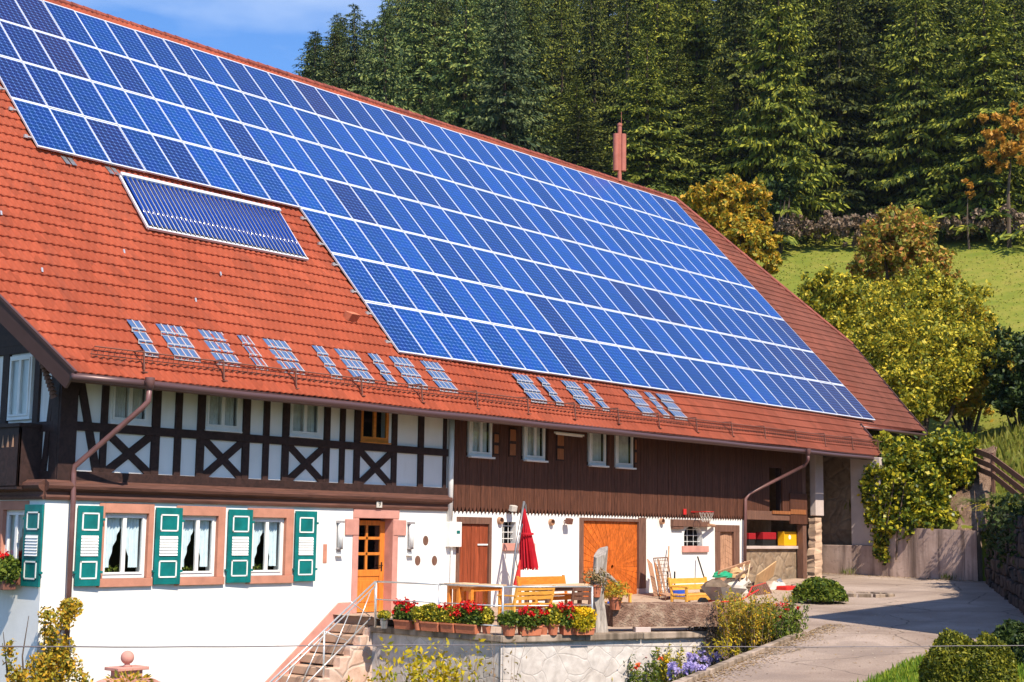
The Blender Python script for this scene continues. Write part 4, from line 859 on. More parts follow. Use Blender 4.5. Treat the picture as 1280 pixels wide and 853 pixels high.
shrub(103, [(1040,378,44,36), (1075,395,48,44), (1020,362,24,22)], 74, 13000, .12, 'olive', 'olive autumn bush just above the roof verge', 'bush', 'autumn bushes on the slope')
shrub(104, [(1130,400,60,50), (1155,445,70,54,-2), (1090,450,46,44,-3), (1195,395,46,40), (1125,490,50,34,-4), (1165,360,30,26), (1060,420,30,30,-2), (1215,440,34,36,-1)], 70, 46000, .10, 'olive', 'largest olive and yellow bush in the middle of the slope', 'bush', 'autumn bushes on the slope')
shrub(105, [(1210,430,46,44), (1225,470,40,34,-1), (1190,490,46,30,-2)], 72, 16000, .12, 'yellow', 'yellow green bush at the right of the bush group', 'bush', 'autumn bushes on the slope')
shrub(106, [(1275,455,30,46), (1262,490,30,30), (1290,500,36,36)], 68, 9000, .12, 'dkgreen', 'dark green bush cut by the right edge of the photo', 'bush')
shrub(107, [(1262,170,24,34), (1248,190,14,22), (1275,150,20,20), (1240,200,10,16)], 119.5, 3800, .2, 'gold', 'golden birch in front of the spruces at the right edge', 'tree', name='birch_tree', stems=1)
shrub(108, [(1212,236,6,12), (1210,245,5,8)], 119.5, 420, .16, 'gold', 'little orange sapling at the foot of the spruces', 'tree', name='birch_tree', stems=1)
shrub(109, [(962,250,26,20), (985,235,18,18)], 121, 2600, .2, 'dkgreen', 'dark leafy shrub between the yellow tree and the forest edge', 'bush')
for i, (px, w_) in enumerate(((990,26), (1030,24), (1068,22), (1100,26), (1150,24), (1188,26), (1228,26), (1266,28))):
    shrub(120+i, [(px, 283-(px-990)*.02+(i % 3)*2, w_, 13+(i*7) % 5)], 121, 1900, .16, 'brown' if i not in (4,) else 'olive', f"{ordn(i+1)} brown scrub bush from the left along the forest edge", 'scrub', 'brown scrub along the forest edge', stems=0, name='scrub_bush')
# ivy over the wall by the roof corner
rg = np.random.default_rng(55); iv = thing('ivy', 'big glossy ivy mound hanging over the concrete wall below the roof corner', 'ivy', PX(1140, 640, 32))
cl = []
for (px, py, rx, ry, X, n) in ((1168,575,42,28,33.2,5200), (1130,600,40,40,32.2,5200), (1105,630,22,40,31.4,2600), (1150,630,38,24,32,2600), (1105,672,10,26,31,700), (1190,590,24,22,33.5,1600), (1112,565,26,22,32.8,1500), (1175,645,20,12,31.6,500), (1140,655,40,20,31.5,1800), (1190,560,36,20,34.5,1800), (1095,610,16,30,31.2,1200), (1145,610,40,34,32,3000)):
    c = PX(px, py, X); dd = np.linalg.norm(c-CAMP); k = 1805/dd
    cc = blob_pts(rg, n//30, c, (rx/k*.8, rx/k, ry/k), .3); i = rg.integers(0, len(cc), n); cl.append(cc[i]+rg.normal(0, .10, (n, 3)))
v, q = leaves(rg, np.concatenate(cl), .085, .8); npmesh('foliage', v, q, LM['ivy'], iv); b = B()
for px in (1100,1106,1120): b.tube([PX(px, 700, 30.9), PX(px+2, 660, 30.9), PX(px+12, 600, 31.2)], [.03, .03, .02], 6)
b.out('stem', M['bark'], iv)
# ferns and grass tufts on the stone wall
def tuft(seed, c, n, h, spread, mat, name, label, cat, group=None, wd=.018, lean=.5):
    rg = np.random.default_rng(seed); a = rg.uniform(0, 2*np.pi, n); r = spread*np.sqrt(rg.random(n)); bs = np.array(c)+np.stack([r*np.cos(a), r*np.sin(a), 0*a], 1)
    hh = h*rg.uniform(.5, 1.15, n)[:, None]; d = np.stack([np.cos(a)*lean*rg.random(n), np.sin(a)*lean*rg.random(n), np.ones(n)], 1); d /= np.linalg.norm(d, axis=1)[:, None]
    u = d*hh*.5; side = np.stack([-np.sin(a), np.cos(a), 0*a], 1); v, q = diamonds(bs+u, u, side*wd*h*2)
    o = npmesh(name, v, q, LM[mat], loc=tuple(c)); return tag(o, label, cat, group)
for i, (px, py, X, lb) in enumerate(((1222,632,30.0,'fern tuft leftmost on top of the stone wall'), (1245,640,28.4,'fern tuft in the middle on top of the stone wall'), (1262,628,27,'fern tuft rightmost on top of the stone wall'))):
    c = PX(px, py, X); rg = np.random.default_rng(300+i); parts = []
    for k in range(44):
        a = rg.uniform(0, 6.28); l = rg.uniform(.5, 1.1); t = np.linspace(.1, 1, 12); p = np.array(c)+np.stack([np.cos(a)*l*t, np.sin(a)*l*t, l*(1.0*t-.95*t**2)], 1)
        sd_ = np.array([-math.sin(a), math.cos(a), 0]); 
        for sg in (-1, 1): parts.append(diamonds(p+sd_*sg*.07*(1.1-t)[:, None], np.repeat(sd_[None]*.09, 12, 0)*(1.15-t)[:, None]+np.array([math.cos(a), math.sin(a), -.3])*.03, np.array([math.cos(a), math.sin(a), 0])[None]*.022*np.ones((12, 1))))
    v, q = catm(parts); tag(npmesh('fern', v, q, LM['limeleaf' if i == 1 else 'green'], loc=tuple(c)), lb, 'fern', 'ferns on the stone wall')
rg = np.random.default_rng(9); P_ = []
for _ in range(3000):     # shaggy grass hanging over the dry stone wall and the bank
    t = rg.uniform(0, 17); e = rg.uniform(.2, 6)**1.0; p = L1A-L1D*t+L1N*e; P_.append((p[0], p[1], hill_h(*p)))
for _ in range(5200):
    q_ = rg.uniform(0, 16); e = rg.uniform(-5, 8); x, y = 31.2+q_*.9+e*.43, -5.5+q_*.43-e*.9
    if x > 31.5: P_.append((x, y, hill_h(x, y)))
P_ = np.array(P_); n = len(P_); u = rvec(rg, n)*.25+np.array([0,0,.6]); u *= rg.uniform(.12, .38, n)[:, None]; sv = np.cross(u, rvec(rg, n)); sv /= np.linalg.norm(sv, axis=1)[:, None]
v, q = diamonds(P_+u, u*1.1, sv*.045); tag(npmesh('bank_grass', v, q, LM['dry'], loc=(0,0,0)), 'long yellowish grass on the bank right of the barn', 'grass', kind='stuff')
P_ = []
for _ in range(16000):
    d = rg.uniform(62, 126); az = rg.uniform(56, 71); x, y = polar(az, d); P_.append((x, y, hill_h(x, y)))
P_ = np.array(P_); n = len(P_); u = rvec(rg, n)*np.array([.5,.5,.1])+np.array([0,0,.12]); u *= rg.uniform(.08, .22, n)[:, None]; sv = np.cross(u, rvec(rg, n)); sv /= np.linalg.norm(sv, axis=1)[:, None]
v, q = diamonds(P_+u, u, sv*.06); tag(npmesh('meadow_grass', v, q, LM['dry'], loc=(0,0,0)), 'grass of the steep meadow below the forest', 'grass', kind='stuff')
P_ = []
while len(P_) < 22000:
    x, y = rg.uniform(4, 12.5), rg.uniform(-18.5, -13)
    if y < np.interp(x, [5.72, 7.87, 9.76, 11.2, 13], [-13.9, -13.37, -13.05, -13.1, -14.9]): P_.append((x, y, plane_h(x, y)))
P_ = np.array(P_); n = len(P_); u = rvec(rg, n)*.35+np.array([0,0,.8]); u *= rg.uniform(.03, .08, n)[:, None]; sv = np.cross(u, rvec(rg, n)); sv /= np.linalg.norm(sv, axis=1)[:, None]
v, q = diamonds(P_+u, u, sv*.012); tag(npmesh('lawn_grass', v, q, LM['grass'], loc=(0,0,0)), 'bright mown lawn at the bottom right corner', 'grass', kind='stuff')
# wooden fence on the bank
fn = thing('wooden_fence', 'brown plank fence running down the grassy bank', 'fence', PX(1240, 590, 34)); pts = [PX(1192,556,36), PX(1240,575,33.0), PX(1290,613,28.6)]
for a, c in zip(pts[:-1], pts[1:]):
    for dz in (0, -.34, -.64): b = B(); b.beam(a+np.array([0,0,dz+.1]), c+np.array([0,0,dz+.1]), .04, .20); b.out('rail', M['doorframe'], fn)
for p in pts: b = B(); b.beam(p+np.array([.05,.0,-1.4]), p+np.array([.05,0,.25]), .11, .11, (1,0,0)); b.out('post', M['doorframe'], fn)
# clipped box hedge, dark bush, plants by the post
def hedge(seed, px, py, w_, h_, n, label, mat='hedge', size=.035, z=-.45, cat='hedge', name='box_hedge'):
    c = PZ(px, py, z); dd = np.linalg.norm(c-CAMP); k = 1805/dd; rg = np.random.default_rng(seed); r = (w_/k*.5*.9, w_/k*.5, h_/k*.5)
    d = rvec(rg, n); d[:, 2] = np.abs(d[:, 2])*1.0; sc_ = 1/np.maximum.reduce([np.abs(d[:, 0])*.92, np.abs(d[:, 1])*.92, np.abs(d[:, 2])*.92, np.full(n, .93)])*(.97-.22*rg.random(n)**2)[:, None].ravel()
    sc_ *= 1+rg.normal(0, .022, n)+.055*np.sin(d[:, 0]*7+1)*np.sin(d[:, 1]*6)+.03*np.sin(d[:, 2]*9+d[:, 0]*5)
    P_ = c+d*sc_[:, None]*np.array([r[0], r[1], r[2]*2]); root = thing(name, label, cat, c); v, q = leaves(rg, P_, size, .6); npmesh('foliage', v, q, LM[mat], root)
    b = B(); 
    for kk in range(5): b.tube([tuple(c), tuple(c+np.array([rg.uniform(-.5,.5)*r[0], rg.uniform(-.5,.5)*r[1], r[2]*1.5]))], [.03, .01], 5)
    b.out('stem', M['bark'], root); return root
hedge(61, 1196, 868, 78, 66, 15000, 'left rounded box bush of the clipped pair on the lawn', z=-.5)
hedge(62, 1240, 872, 60, 66, 11000, 'right rounded box bush of the clipped pair on the lawn', z=-.5)
hedge(63, 1272, 830, 70, 44, 5000, 'dark loose bush behind the clipped pair at the right edge', 'dkgreen', .06, -.38, 'bush', 'garden_bush')
hedge(64, 1025, 750, 62, 24, 3200, 'low green plant at the foot of the plaster post', 'green', .07, .2, 'plant', 'ground_plant')
hedge(65, 1142, 724, 22, 10, 500, 'little weed at the base of the concrete wall', 'green', .06, .5, 'weed', 'ground_plant')
b = B()
c = PZ(1070, 742, .28)
for k in range(14):
    a = 2*math.pi*k/14; b.beam(c+np.array([math.cos(a)*.85, math.sin(a)*1.1, -.05]), c+np.array([math.cos(a+.36)*.85, math.sin(a+.36)*1.1, -.05]), .18, .16)
tag(b.out('stone_ring', M['coping'], bevel=.02), 'ring of flat stones on the driveway beside the low green plant', 'stone ring')

# ================================================================== STEPS, TERRACE WALL, RAILINGS
st = thing('stone_steps', 'sandstone steps rising along the white wall to the house door', 'steps', (5, -.7, -2.2))
lv = [(6.22, -.02), (5.87, -.205), (5.56, -.415), (5.27, -.63), (4.98, -.85), (4.67, -1.08), (4.37, -1.29), (4.06, -1.50), (3.76, -1.71), (3.46, -1.93)]
for i, (x, z) in enumerate(lv):
    x2 = 8.3 if i == 0 else lv[i-1][0]+.05
    b = B(); b.box(x, x2, -1.18 if i else -1.25, .0, z-.19, z); b.out('step', M['step'], st, bevel=.018)
b = B(); b.prism([(6.1, -1.40, -2.3), (6.1, -1.40, -.24), (5.87, -1.40, -.24)]+[q for x, z in lv[2:] for q in ((x+.31, -1.40, z), (x, -1.40, z))]+[(3.46, -1.40, -2.3)], (0, .24, 0)); b.out('cheek_wall', M['cheek'], st, bevel=.02)
b = B(); b.prism([(6.6, -.03, .27), (6.15, -.03, .27), (3.2, -.03, -2.05), (3.2, -.03, -2.35), (3.6, -.03, -2.35), (6.3, -.03, -.05), (6.6, -.03, -.05)], (0, .06, 0)); b.out('stringer', M['sandrose'], st, bevel=.01)
tw = thing('terrace_wall', 'masonry retaining wall under the terrace with a weathered stone coping', 'retaining wall', (8, -5, -2.3))
wp = [(5.90, -1.40), (5.92, -5.36), (6.35, -5.62), (10.5, -7.27), (12.4, -7.95)]
b = B(); P3 = [(x+.05, y+.05) for x, y in wp]
for a, c in zip(wp[:-1], wp[1:]):
    d = Vector((c[0]-a[0], c[1]-a[1], 0)).normalized(); nn = Vector((d.y, -d.x, 0)); i_ = -nn*.06
    A_ = Vector((*a, 0))+i_; C_ = Vector((*c, 0))+i_; b.prism([A_+Vector((0,0,-2.5)), C_+Vector((0,0,-2.5)), C_+Vector((0,0,TZ-.14)), A_+Vector((0,0,TZ-.14))], -nn*.35)
b.out('masonry', M['wallstone'], tw)
b = B()
for a, c in zip(wp[:-1], wp[1:]):
    d = Vector((c[0]-a[0], c[1]-a[1], 0)); L = d.length; d.normalize(); nn = Vector((d.y, -d.x, 0)); m_ = max(1, round(L/1.6))
    for k in range(m_):
        p = Vector((*a, TZ-.065))+d*(L*k/m_); q = Vector((*a, TZ-.065))+d*(L*(k+1)/m_-.008*(k < m_-1)+(.02 if k == m_-1 else 0)); b.beam(p-nn*.17, q-nn*.17, .42, .15)
b.out('coping', M['coping'], tw, bevel=.025, jitter=.004)
# terrace railing
ry = thing('terrace_railing', 'pale metal railing round the terrace behind the flower boxes', 'railing', (6, -5, TZ))
rp = [PZ(469, 784, TZ), PZ(548, 789.5, TZ), PZ(628, 795, TZ), PZ(740, 793, TZ)]
for i, p in enumerate(rp): b = B(); b.tube([p, p+np.array([0,0,1.02])], .024, 8); b.out('post', M['galv'], ry, smooth=True)
for hz in (1.02, .62, .2):
    for a, c in zip(rp[:-1], rp[1:]): b = B(); b.tube([a+np.array([0,0,hz]), c+np.array([0,0,hz])], .02 if hz > 1 else .014, 8); b.out('rail', M['galv'], ry, smooth=True)
sr = thing('stair_railing', 'pale metal stair railing with slanting struts beside the stone steps', 'railing', (5, -1.3, -1.2))
yr = -1.3; top = PY(469, 727, yr); lo_ = PY(345, 846, yr); mid = PY(405.5, 789, yr); topb = PY(465, 771, yr); botb = PY(385, 853, yr)
def rl(a, c, r=.017, nm='strut'): b = B(); b.tube([a, c], r, 8); b.out(nm, M['galv'], sr, smooth=True)
lo2 = lo_+(lo_-top)*.3; dn = np.array([0,0,-.11]); rl(top, lo2, .021, 'handrail'); rl(top+dn, lo2+dn, .017, 'handrail'); rl(topb, botb+(botb-topb)*.35, .017, 'rail'); rl(PY(405.5,788,yr), PY(404,862,yr), .022, 'post'); rl(top, PZ(469,784,TZ), .022, 'post')
for x0, y0, x1, y1 in ((464,738,442,796), (437,765,411,828), (402,798,376,857), (368,832,352,866), (438,752,462,770), (407,790,436,802)): rl(PY(x0,y0,yr), PY(x1,y1,yr), .012)

# ================================================================== GARDEN PIECES ON THE FACADE
def tb(label, cat, name, mat, *boxes, bevel=.008):
    b = B(); [b.box(*q) for q in boxes]; return tag(b.out(name, mat, bevel=bevel), label, cat)
for px, lb in ((423, 'left tall glass wall lamp beside the house door'), (511.5, 'right tall glass wall lamp beside the house door')):
    p = PY(px, 669, 0); o = thing('wall_lamp', lb, 'wall lamp', (p[0], -.05, 1.5), 'tall lamps either side of the house door')
    b = B(); b.box(p[0]-.07, p[0]+.07, -.02, -.002, 1.45, 2.2); b.box(p[0]-.09, p[0]+.09, -.12, -.002, 2.14, 2.2); b.box(p[0]-.08, p[0]+.08, -.10, -.002, 1.52, 1.56); b.out('lamp_body', M['rail'], o, bevel=.006)
    b = B(); b.lathe([(.0,1.56),(.065,1.56),(.065,2.14),(0,2.14)], (p[0], -.075, 0), 12); b.out('glass_shade', M['lampglass'], o, smooth=True); b = B(); b.box(p[0]-.1, p[0]+.1, -.10, -.002, 1.36, 1.385); b.out('shelf', M['white'], o)
p = PY(563, 668, 0); o = tb('white meter cabinet on the wall between the two entrances', 'meter box', 'meter_box', M['white'], (fx(557), fx(571.5), -.17, -.002, 1.58, 2.22), bevel=.015)
b = B(); b.box(fx(565), fx(569), -.176, -.17, 1.92, 2.0); b.out('display', M['teal'], o); b = B(); b.tube([(fx(563), -.06, 1.58), (fx(563), -.06, -.2)], .03, 8); b.out('conduit', M['white'], o)
# house number plate
o = tb('small cream house number plate above the house door', 'number plate', 'house_number', M['whitecloth'], (fx(467.5, 632), fx(474.3, 632), -.1, -.075, 2.53, 2.70), bevel=.004)
cu = bpy.data.curves.new('numeral', 'FONT'); cu.body = '9'; cu.size = .17; cu.extrude = .002; cu.align_x = 'CENTER'; cu.align_y = 'CENTER'; cu.materials.append(M['black'])
tf = bpy.data.objects.new('numeral_text', cu); me_ = bpy.data.meshes.new_from_object(tf); bpy.data.objects.remove(tf); t_ = bpy.data.objects.new('numeral', me_); COL.objects.link(t_); t_.parent = o; t_.location = Vector((fx(471, 632), -.104, 2.615))-Vector(OFF[o.name]); t_.rotation_euler = (math.pi/2, 0, 0)
# spotlights
for px, py, lb in ((641, 636, 'white floodlight under the barn boards beside the parasol tip'), (711, 652, 'small black lamp on the wall left of the barn door')):
    p = PY(px, py, -.18); o = thing('floodlight', lb, 'floodlight', p); b = B(); b.prism([p+np.array([-.11,-.05,-.09]), p+np.array([.11,-.05,-.09]), p+np.array([.11,-.09,.07]), p+np.array([-.11,-.09,.07])], (0,.12,.03)); b.out('lamp_head', M['whitecloth'] if px < 700 else M['iron'], o, bevel=.015); b = B(); b.beam(p+np.array([0,.05,0]), p+np.array([0,.16,.03]), .04, .04); b.out('bracket', M['iron'], o)
# basketball hoop
p = PY(883, 640, -.55); o = thing('basketball_hoop', 'red basketball hoop fixed above the barred window of the barn', 'basketball hoop', p); b = B()
b.tube([p+np.array([.23*math.cos(t), .23*math.sin(t), 0]) for t in np.linspace(0, 2*math.pi, 25)], .014, 6, cap=False); b.beam(p+np.array([-.1,.22,0]), p+np.array([-.1,.5,.0]), .02, .03); b.beam(p+np.array([.1,.22,0]), p+np.array([.1,.5,.0]), .02, .03); b.box(p[0]-.12, p[0]+.12, -.07, -.05, p[2]-.02, p[2]+.02); b.out('rim', M['redpaint'], o)
b = B()
for k in range(12):
    for sg in (1, -1):
        a0 = 2*math.pi*k/12; pts = [p+np.array([r*math.cos(a0+sg*j*.26), r*math.sin(a0+sg*j*.26), -z]) for j, (r, z) in enumerate(((.23,0),(.2,.1),(.16,.2),(.13,.32)))]; b.tube(pts, .004, 4, cap=False)
b.out('net', M['whitecloth'], o); 
p = PY(858.5, 640, -.15); o = tb('small red emblem on the boards left of the basketball hoop', 'decoration', 'red_emblem', M['redpaint'], (p[0]-.08, p[0]+.08, -.09, -.06, p[2]-.09, p[2]+.09))
b = B(); p = PY(888, 657, -.3); b.tube([PY(886,656.5,-.3), PY(893,657.5,-.06)], .05, 8); tag(b.out('wooden_peg', M['palewood']), 'short round wooden peg beside the small side door', 'peg')
# red and yellow boxes in the bay
for x0, x1, y0, y1, mt, lb, cat in ((901,911,666,685,'darkred','left dark red mailbox in the barn bay, half hidden by the downpipe','mailbox'), (920.5,938,665.5,684,'darkred','right dark red mailbox in the barn bay with a black base','mailbox')):
    a, c = PY(x0+33-0, y0, .2), PY(x1+33, y1, .2)
b_list = ((936.5,945,666.5,679,'darkred','left dark red box on the barn bay ledge beside the downpipe'), (954,970.5,665.5,678.5,'darkred','middle dark red box on the barn bay ledge'), (980.5,996,664.5,686,'yellowbox','bright yellow box with a round white badge on the barn bay ledge'))
for x0, x1, y0, y1, mt, lb in b_list:
    a, c = PY(x0, y0, .2), PY(x1, y1, .2); zb = 1.625; o = thing('storage_box', lb, 'box', ((a[0]+c[0])/2, .4, zb)); b = B(); zt = a[2]
    if mt == 'darkred': b.box(a[0], c[0], .2, .5, zb+.22, zt); b.out('box_body', M[mt], o, bevel=.015); b = B(); b.box(a[0]+.01, c[0]-.01, .22, .5, zb, zb+.22); b.out('box_base', M['black'], o, bevel=.01)
    else:
        b.box(a[0], c[0], .2, .48, zb, zt); b.out('box_body', M[mt], o, bevel=.02); b = B(); b.tube([(a[0]+(c[0]-a[0])*.42, .197, zt-.2), (a[0]+(c[0]-a[0])*.42, .192, zt-.2)], .08, 14); b.out('badge', M['white'], o); b = B(); b.box(c[0]+.01, c[0]+.12, .24, .5, zb+.1, zt-.05); b.out('shadow_side', M['black'], o)  # black box stands in for the shadow side of the yellow box
# window box with geraniums on the gable side
def blossoms(rg, n, c, r, mat, parent, size=.03, per=14):
    cc = blob_pts(rg, n, c, r, .15); cc[:, 2] = np.where(cc[:, 2] < c[2]-.1*r[2], c[2]+rg.uniform(0, r[2], len(cc)), cc[:, 2]); P_ = np.repeat(cc, per, 0)+rg.normal(0, .028, (n*per, 3)); v, q = leaves(rg, P_, size, .8); return npmesh('blossoms', v, q, LM[mat], parent)
c = np.array([-2.05, gy0+.45, .98]); o = thing('window_flower_box', 'red geraniums in a box below the gable window at the left edge', 'flower box', c); rg = np.random.default_rng(71)
b = B(); b.box(-2.2, -1.92, gy0-.1, gy1+.2, .72, .9); b.out('planter', M['iron'], o, bevel=.01); v, q = leaves(rg, np.concatenate([blob_pts(rg, 900, (-2.08, gy0+k*.3, 1.1), (.24, .28, .3), .6) for k in range(4)]), .04, .8); npmesh('foliage', v, q, LM['green'], o)
for k in range(4): blossoms(rg, 7, (-2.15, gy0+k*.3, 1.18), (.26, .28, .28), 'red', o, .03, 22)
# ---- pots along the terrace edge
def pot(kind, px, py, wpx, label, bl=None, fol='green', fh=.28, seed=0, z=TZ, flp=16, rot=0., hh=None, group='flower pots along the terrace edge'):
    c = PZ(px, py, z); k = 1805/np.linalg.norm(c-CAMP); wm = wpx/k; rg = np.random.default_rng(seed+900); o = thing('flower_pot', label, 'flower pot', c, group); h = hh or (.2 if kind == 'box' else .24)
    b = B()
    if kind == 'box':
        ca, sa = math.cos(rot), math.sin(rot); hl = wm/2
        def tr(x, y, zz): return (c[0]+x*ca-y*sa, c[1]+x*sa+y*ca, c[2]+zz)
        prof = [(.09, 0, .93), (.11, h*.82, .98), (.125, h*.82, 1), (.125, h, 1), (.10, h, .95), (.095, h*.85, .93)]
        vs = [tr(sx*hl*f, sy*w_, zz) for w_, zz, f in prof for sx, sy in ((-1,-1),(1,-1),(1,1),(-1,1))]; b.add(vs, [(i*4+j, i*4+(j+1) % 4, (i+1)*4+(j+1) % 4, (i+1)*4+j) for i in range(5) for j in range(4)]+[(20,21,22,23)])
        fh *= .72; r = (hl*abs(ca)+.10, hl*abs(sa)+.10, fh)
    else:
        R0 = wm/2; b.lathe([(0,0),(R0*.68,0),(R0*.92,h*.8),(R0*1.04,h*.8),(R0*1.04,h),(R0*.9,h),(R0*.85,h*.86),(0,h*.86)], tuple(c), 18); fh *= .72; r = (R0*1.3, R0*1.3, fh)
    b.out('pot', M['terracotta'] if kind != 'zinc' else M['steel'], o, smooth=False, bevel=.006)
    if fol:
        cc = np.array([c[0], c[1], c[2]+h+fh*.55]); n = int(700*max(1, wm/.3)); v, q = leaves(rg, np.concatenate([blob_pts(rg, int(n*1.4), cc, (r[0]*1.12, r[1]*1.12, r[2]), .8)]), .035, .8); npmesh('foliage', v, q, LM[fol], o)
        if bl: blossoms(rg, flp, (cc[0], cc[1], cc[2]+fh*.25), (r[0]*1.05, r[1]*1.05, fh*.9), bl, o, .028, 22)
    return o
RA = math.atan2(-1.65, 4.15)
pot('zinc', 480, 786, 11, 'little zinc pot next to the stair post, leftmost on the terrace edge', None, 'olive', .14, 1)
pot('box', 506, 786.5, 28, 'geranium box nearest the stairs with red heads', 'red', 'green', .34, 2, rot=math.pi/2, flp=26)
pot('box', 540, 789, 30, 'box of faded yellowish plants between two geranium boxes', None, 'olive', .36, 3, rot=math.pi/2)
pot('box', 585, 792, 34, 'long geranium box on the side edge with the densest red heads', 'red', 'green', .38, 4, rot=math.pi/2, flp=26)
pot('box', 562, 790.5, 22, 'small geranium box between the faded plants and the long geranium box', 'red', 'olive', .32, 21, rot=math.pi/2, flp=14)
pot('round', 523, 788, 12, 'round pot of yellowish leaves second from the stairs', None, 'olive', .26, 22)
pot('round', 608, 793, 13, 'small round pot at the right of the long geranium box', None, 'olive', .3, 5)
pot('round', 636, 795, 20, 'round pot at the corner post of the railing', None, 'green', .26, 6)
pot('box', 662, 794.5, 28, 'terracotta box of geraniums right of the corner post', 'red', 'green', .33, 7, rot=RA, flp=28)
pot('round', 679, 794, 13, 'round pot with one red bloom hanging low between two geranium boxes', 'red', 'green', .2, 8, flp=4)
pot('round', 691, 794, 15, 'round pot of grey green foliage in the middle of the front row', 'red', 'olive', .38, 9, flp=5)
pot('box', 712, 793.5, 24, 'terracotta geranium box left of the yellow flowers', 'red', 'green', .38, 10, rot=RA, flp=20)
pot('box', 729, 793.5, 26, 'pot of yellow flowers spilling over beside the last railing post', 'lemon', 'limeleaf', .36, 11, rot=RA, flp=30, hh=.14)
# ---- furniture
def terr(x, y): return max(TZ+.2*sst((y+4.6)/2.6), plane_h(x, y)+.012)
def bench(name, label, c, rz, w_, mat, armless=False, back=True, cat='bench', slats=3, d_=.5, sh=.44, bh=.86):
    o = empty(name, (0,0,0)); tag(o, label, cat)
    for sx in (-1, 1):
        x = sx*(w_/2-.03)
        b = B(); b.box(x-.03, x+.03, -d_/2, -d_/2+.06, 0, sh+(.18 if not armless else 0)); b.out('leg', M[mat], o, bevel=.006)
        b = B(); b.prism([(x-.03, d_/2-.06, 0), (x-.03, d_/2, 0), (x-.03, d_/2, sh), (x-.03, d_/2+.1, bh if back else sh), (x-.03, d_/2+.04, bh if back else sh), (x-.03, d_/2-.06, sh)], (.06, 0, 0)); b.out('leg', M[mat], o, bevel=.006)
        if not armless: b = B(); b.box(x-.04, x+.04, -d_/2-.02, d_/2+.05, sh+.18, sh+.215); b.out('armrest', M[mat], o, bevel=.006)
        b = B(); b.box(x-.02, x+.02, -d_/2+.06, d_/2-.06, sh-.12, sh-.05); b.out('side_rail', M[mat], o)
    b = B()
    for i in range(4): b.box(-w_/2, w_/2, -d_/2+i*d_/4+.008, -d_/2+(i+1)*d_/4-.008, sh-.03, sh)
    b.out('seat', M[mat], o, bevel=.004)
    b = B(); b.box(-w_/2+.06, w_/2-.06, -d_/2+.01, -d_/2+.04, sh-.14, sh-.04); b.out('apron', M[mat], o, bevel=.004)
    if back:
        b = B()
        for i in range(slats):
            z = sh+.1+i*(bh-sh-.1)/slats; hh = (bh-sh-.1)/slats-.025; yb = d_/2-.01+.09*(z-sh)/(bh-sh); b.prism([(-w_/2+.03, yb-.015, z), (-w_/2+.03, yb+.012, z), (-w_/2+.03, yb+.03, z+hh), (-w_/2+.03, yb+.003, z+hh)], (w_-.06, 0, 0))
        b.out('backrest', M[mat], o, bevel=.004)
    o.location = c; o.rotation_euler[2] = rz; return o
def table(name, label, c, rz, w_, d_, h, mtop, mleg, cat='table'):
    o = empty(name, (0,0,0)); tag(o, label, cat)
    b = B(); n = max(3, int(d_/.12))
    for i in range(n): b.box(-w_/2, w_/2, -d_/2+d_*i/n+.003, -d_/2+d_*(i+1)/n-.003, h-.035, h)
    b.out('table_top', M[mtop], o, bevel=.004)
    for sx in (-1, 1):
        for sy in (-1, 1): b = B(); x, y = sx*(w_/2-.1), sy*(d_/2-.1); b.box(x-.045, x+.045, y-.045, y+.045, 0, h-.035); b.out('leg', M[mleg], o, bevel=.006)
    b = B(); b.box(-w_/2+.1, w_/2-.1, -d_/2+.07, -d_/2+.1, h-.14, h-.035); b.box(-w_/2+.1, w_/2-.1, d_/2-.1, d_/2-.07, h-.14, h-.035); b.box(-w_/2+.07, -w_/2+.1, -d_/2+.1, d_/2-.1, h-.14, h-.035); b.box(w_/2-.1, w_/2-.07, -d_/2+.1, d_/2-.1, h-.14, h-.035); b.out('apron', M[mleg], o)
    o.location = c; o.rotation_euler[2] = rz; return o
def gp(px, py, h, z=None):
    zz = TZ if z is None else z
    for _ in range(30):
        q = PZ(px, py, zz+h)
        if z is None: zz = .6*zz+.4*terr(q[0], min(q[1], -.6))
    return (q[0], min(q[1], -.55), zz)
table('garden_table', 'yellow wooden side table left of the parasol foot', gp(598, 731, .76), 0, 1.25, .7, .76, 'tabletop', 'orangewood')
table('serving_table', 'orange wooden stand with a lower shelf in front of the plank door', gp(577, 729, .78), 0, .7, .5, .78, 'tabletop', 'orangewood')
bench('slatted_bench', 'pale yellow slatted bench with its back to the railing', gp(657, 732, .86), math.pi, 1.4, 'yellowwood', slats=3)
bench('long_bench', 'orange bench against the white wall behind the long table', gp(688, 720, .9), 0, 1.9, 'orangewood', slats=1, bh=.9)
table('long_table', 'long garden table with a greyish top between the benches', gp(705, 731, .76), 0, 2.3, .85, .76, 'tabletop', 'doorframe')
bench('wooden_chair', 'dark wooden chair under the right end of the long table', gp(722, 734, .84), 2.6, .5, 'doorframe', True, slats=3)
bench('yellow_chair', 'yellow wooden chair between the tree trunk and the barn door', gp(770, 731, .86), 1.3, .6, 'yellowwood', slats=2)
bench('yellow_bench', 'yellow slatted bench behind the stone trough', tuple(np.array(gp(872, 722, .86, .02))), .0, 1.75, 'yellowwood', slats=2)
o = bench('foot_stool', 'low yellow stool in front of the yellow bench by the trough', tuple(np.array(gp(884, 740, .46, .0))), .1, 1.3, 'yellowwood', True, False, 'stool')
pt = gp(597, 762, .0); 
for i, (px, mt, lb) in enumerate(((579,'white','white cup on the shelf of the orange stand'), (584,'greenp','green cup between the white and the blue one'), (588,'blue','blue cup on the shelf of the orange stand'))):
    c = PZ(px, 746, TZ+.42); b = B(); b.lathe([(0,0),(.05,0),(.06,.14),(.05,.14),(0,.02)], tuple(c), 12); tag(b.out('cup', M[mt], smooth=True), lb, 'cup')
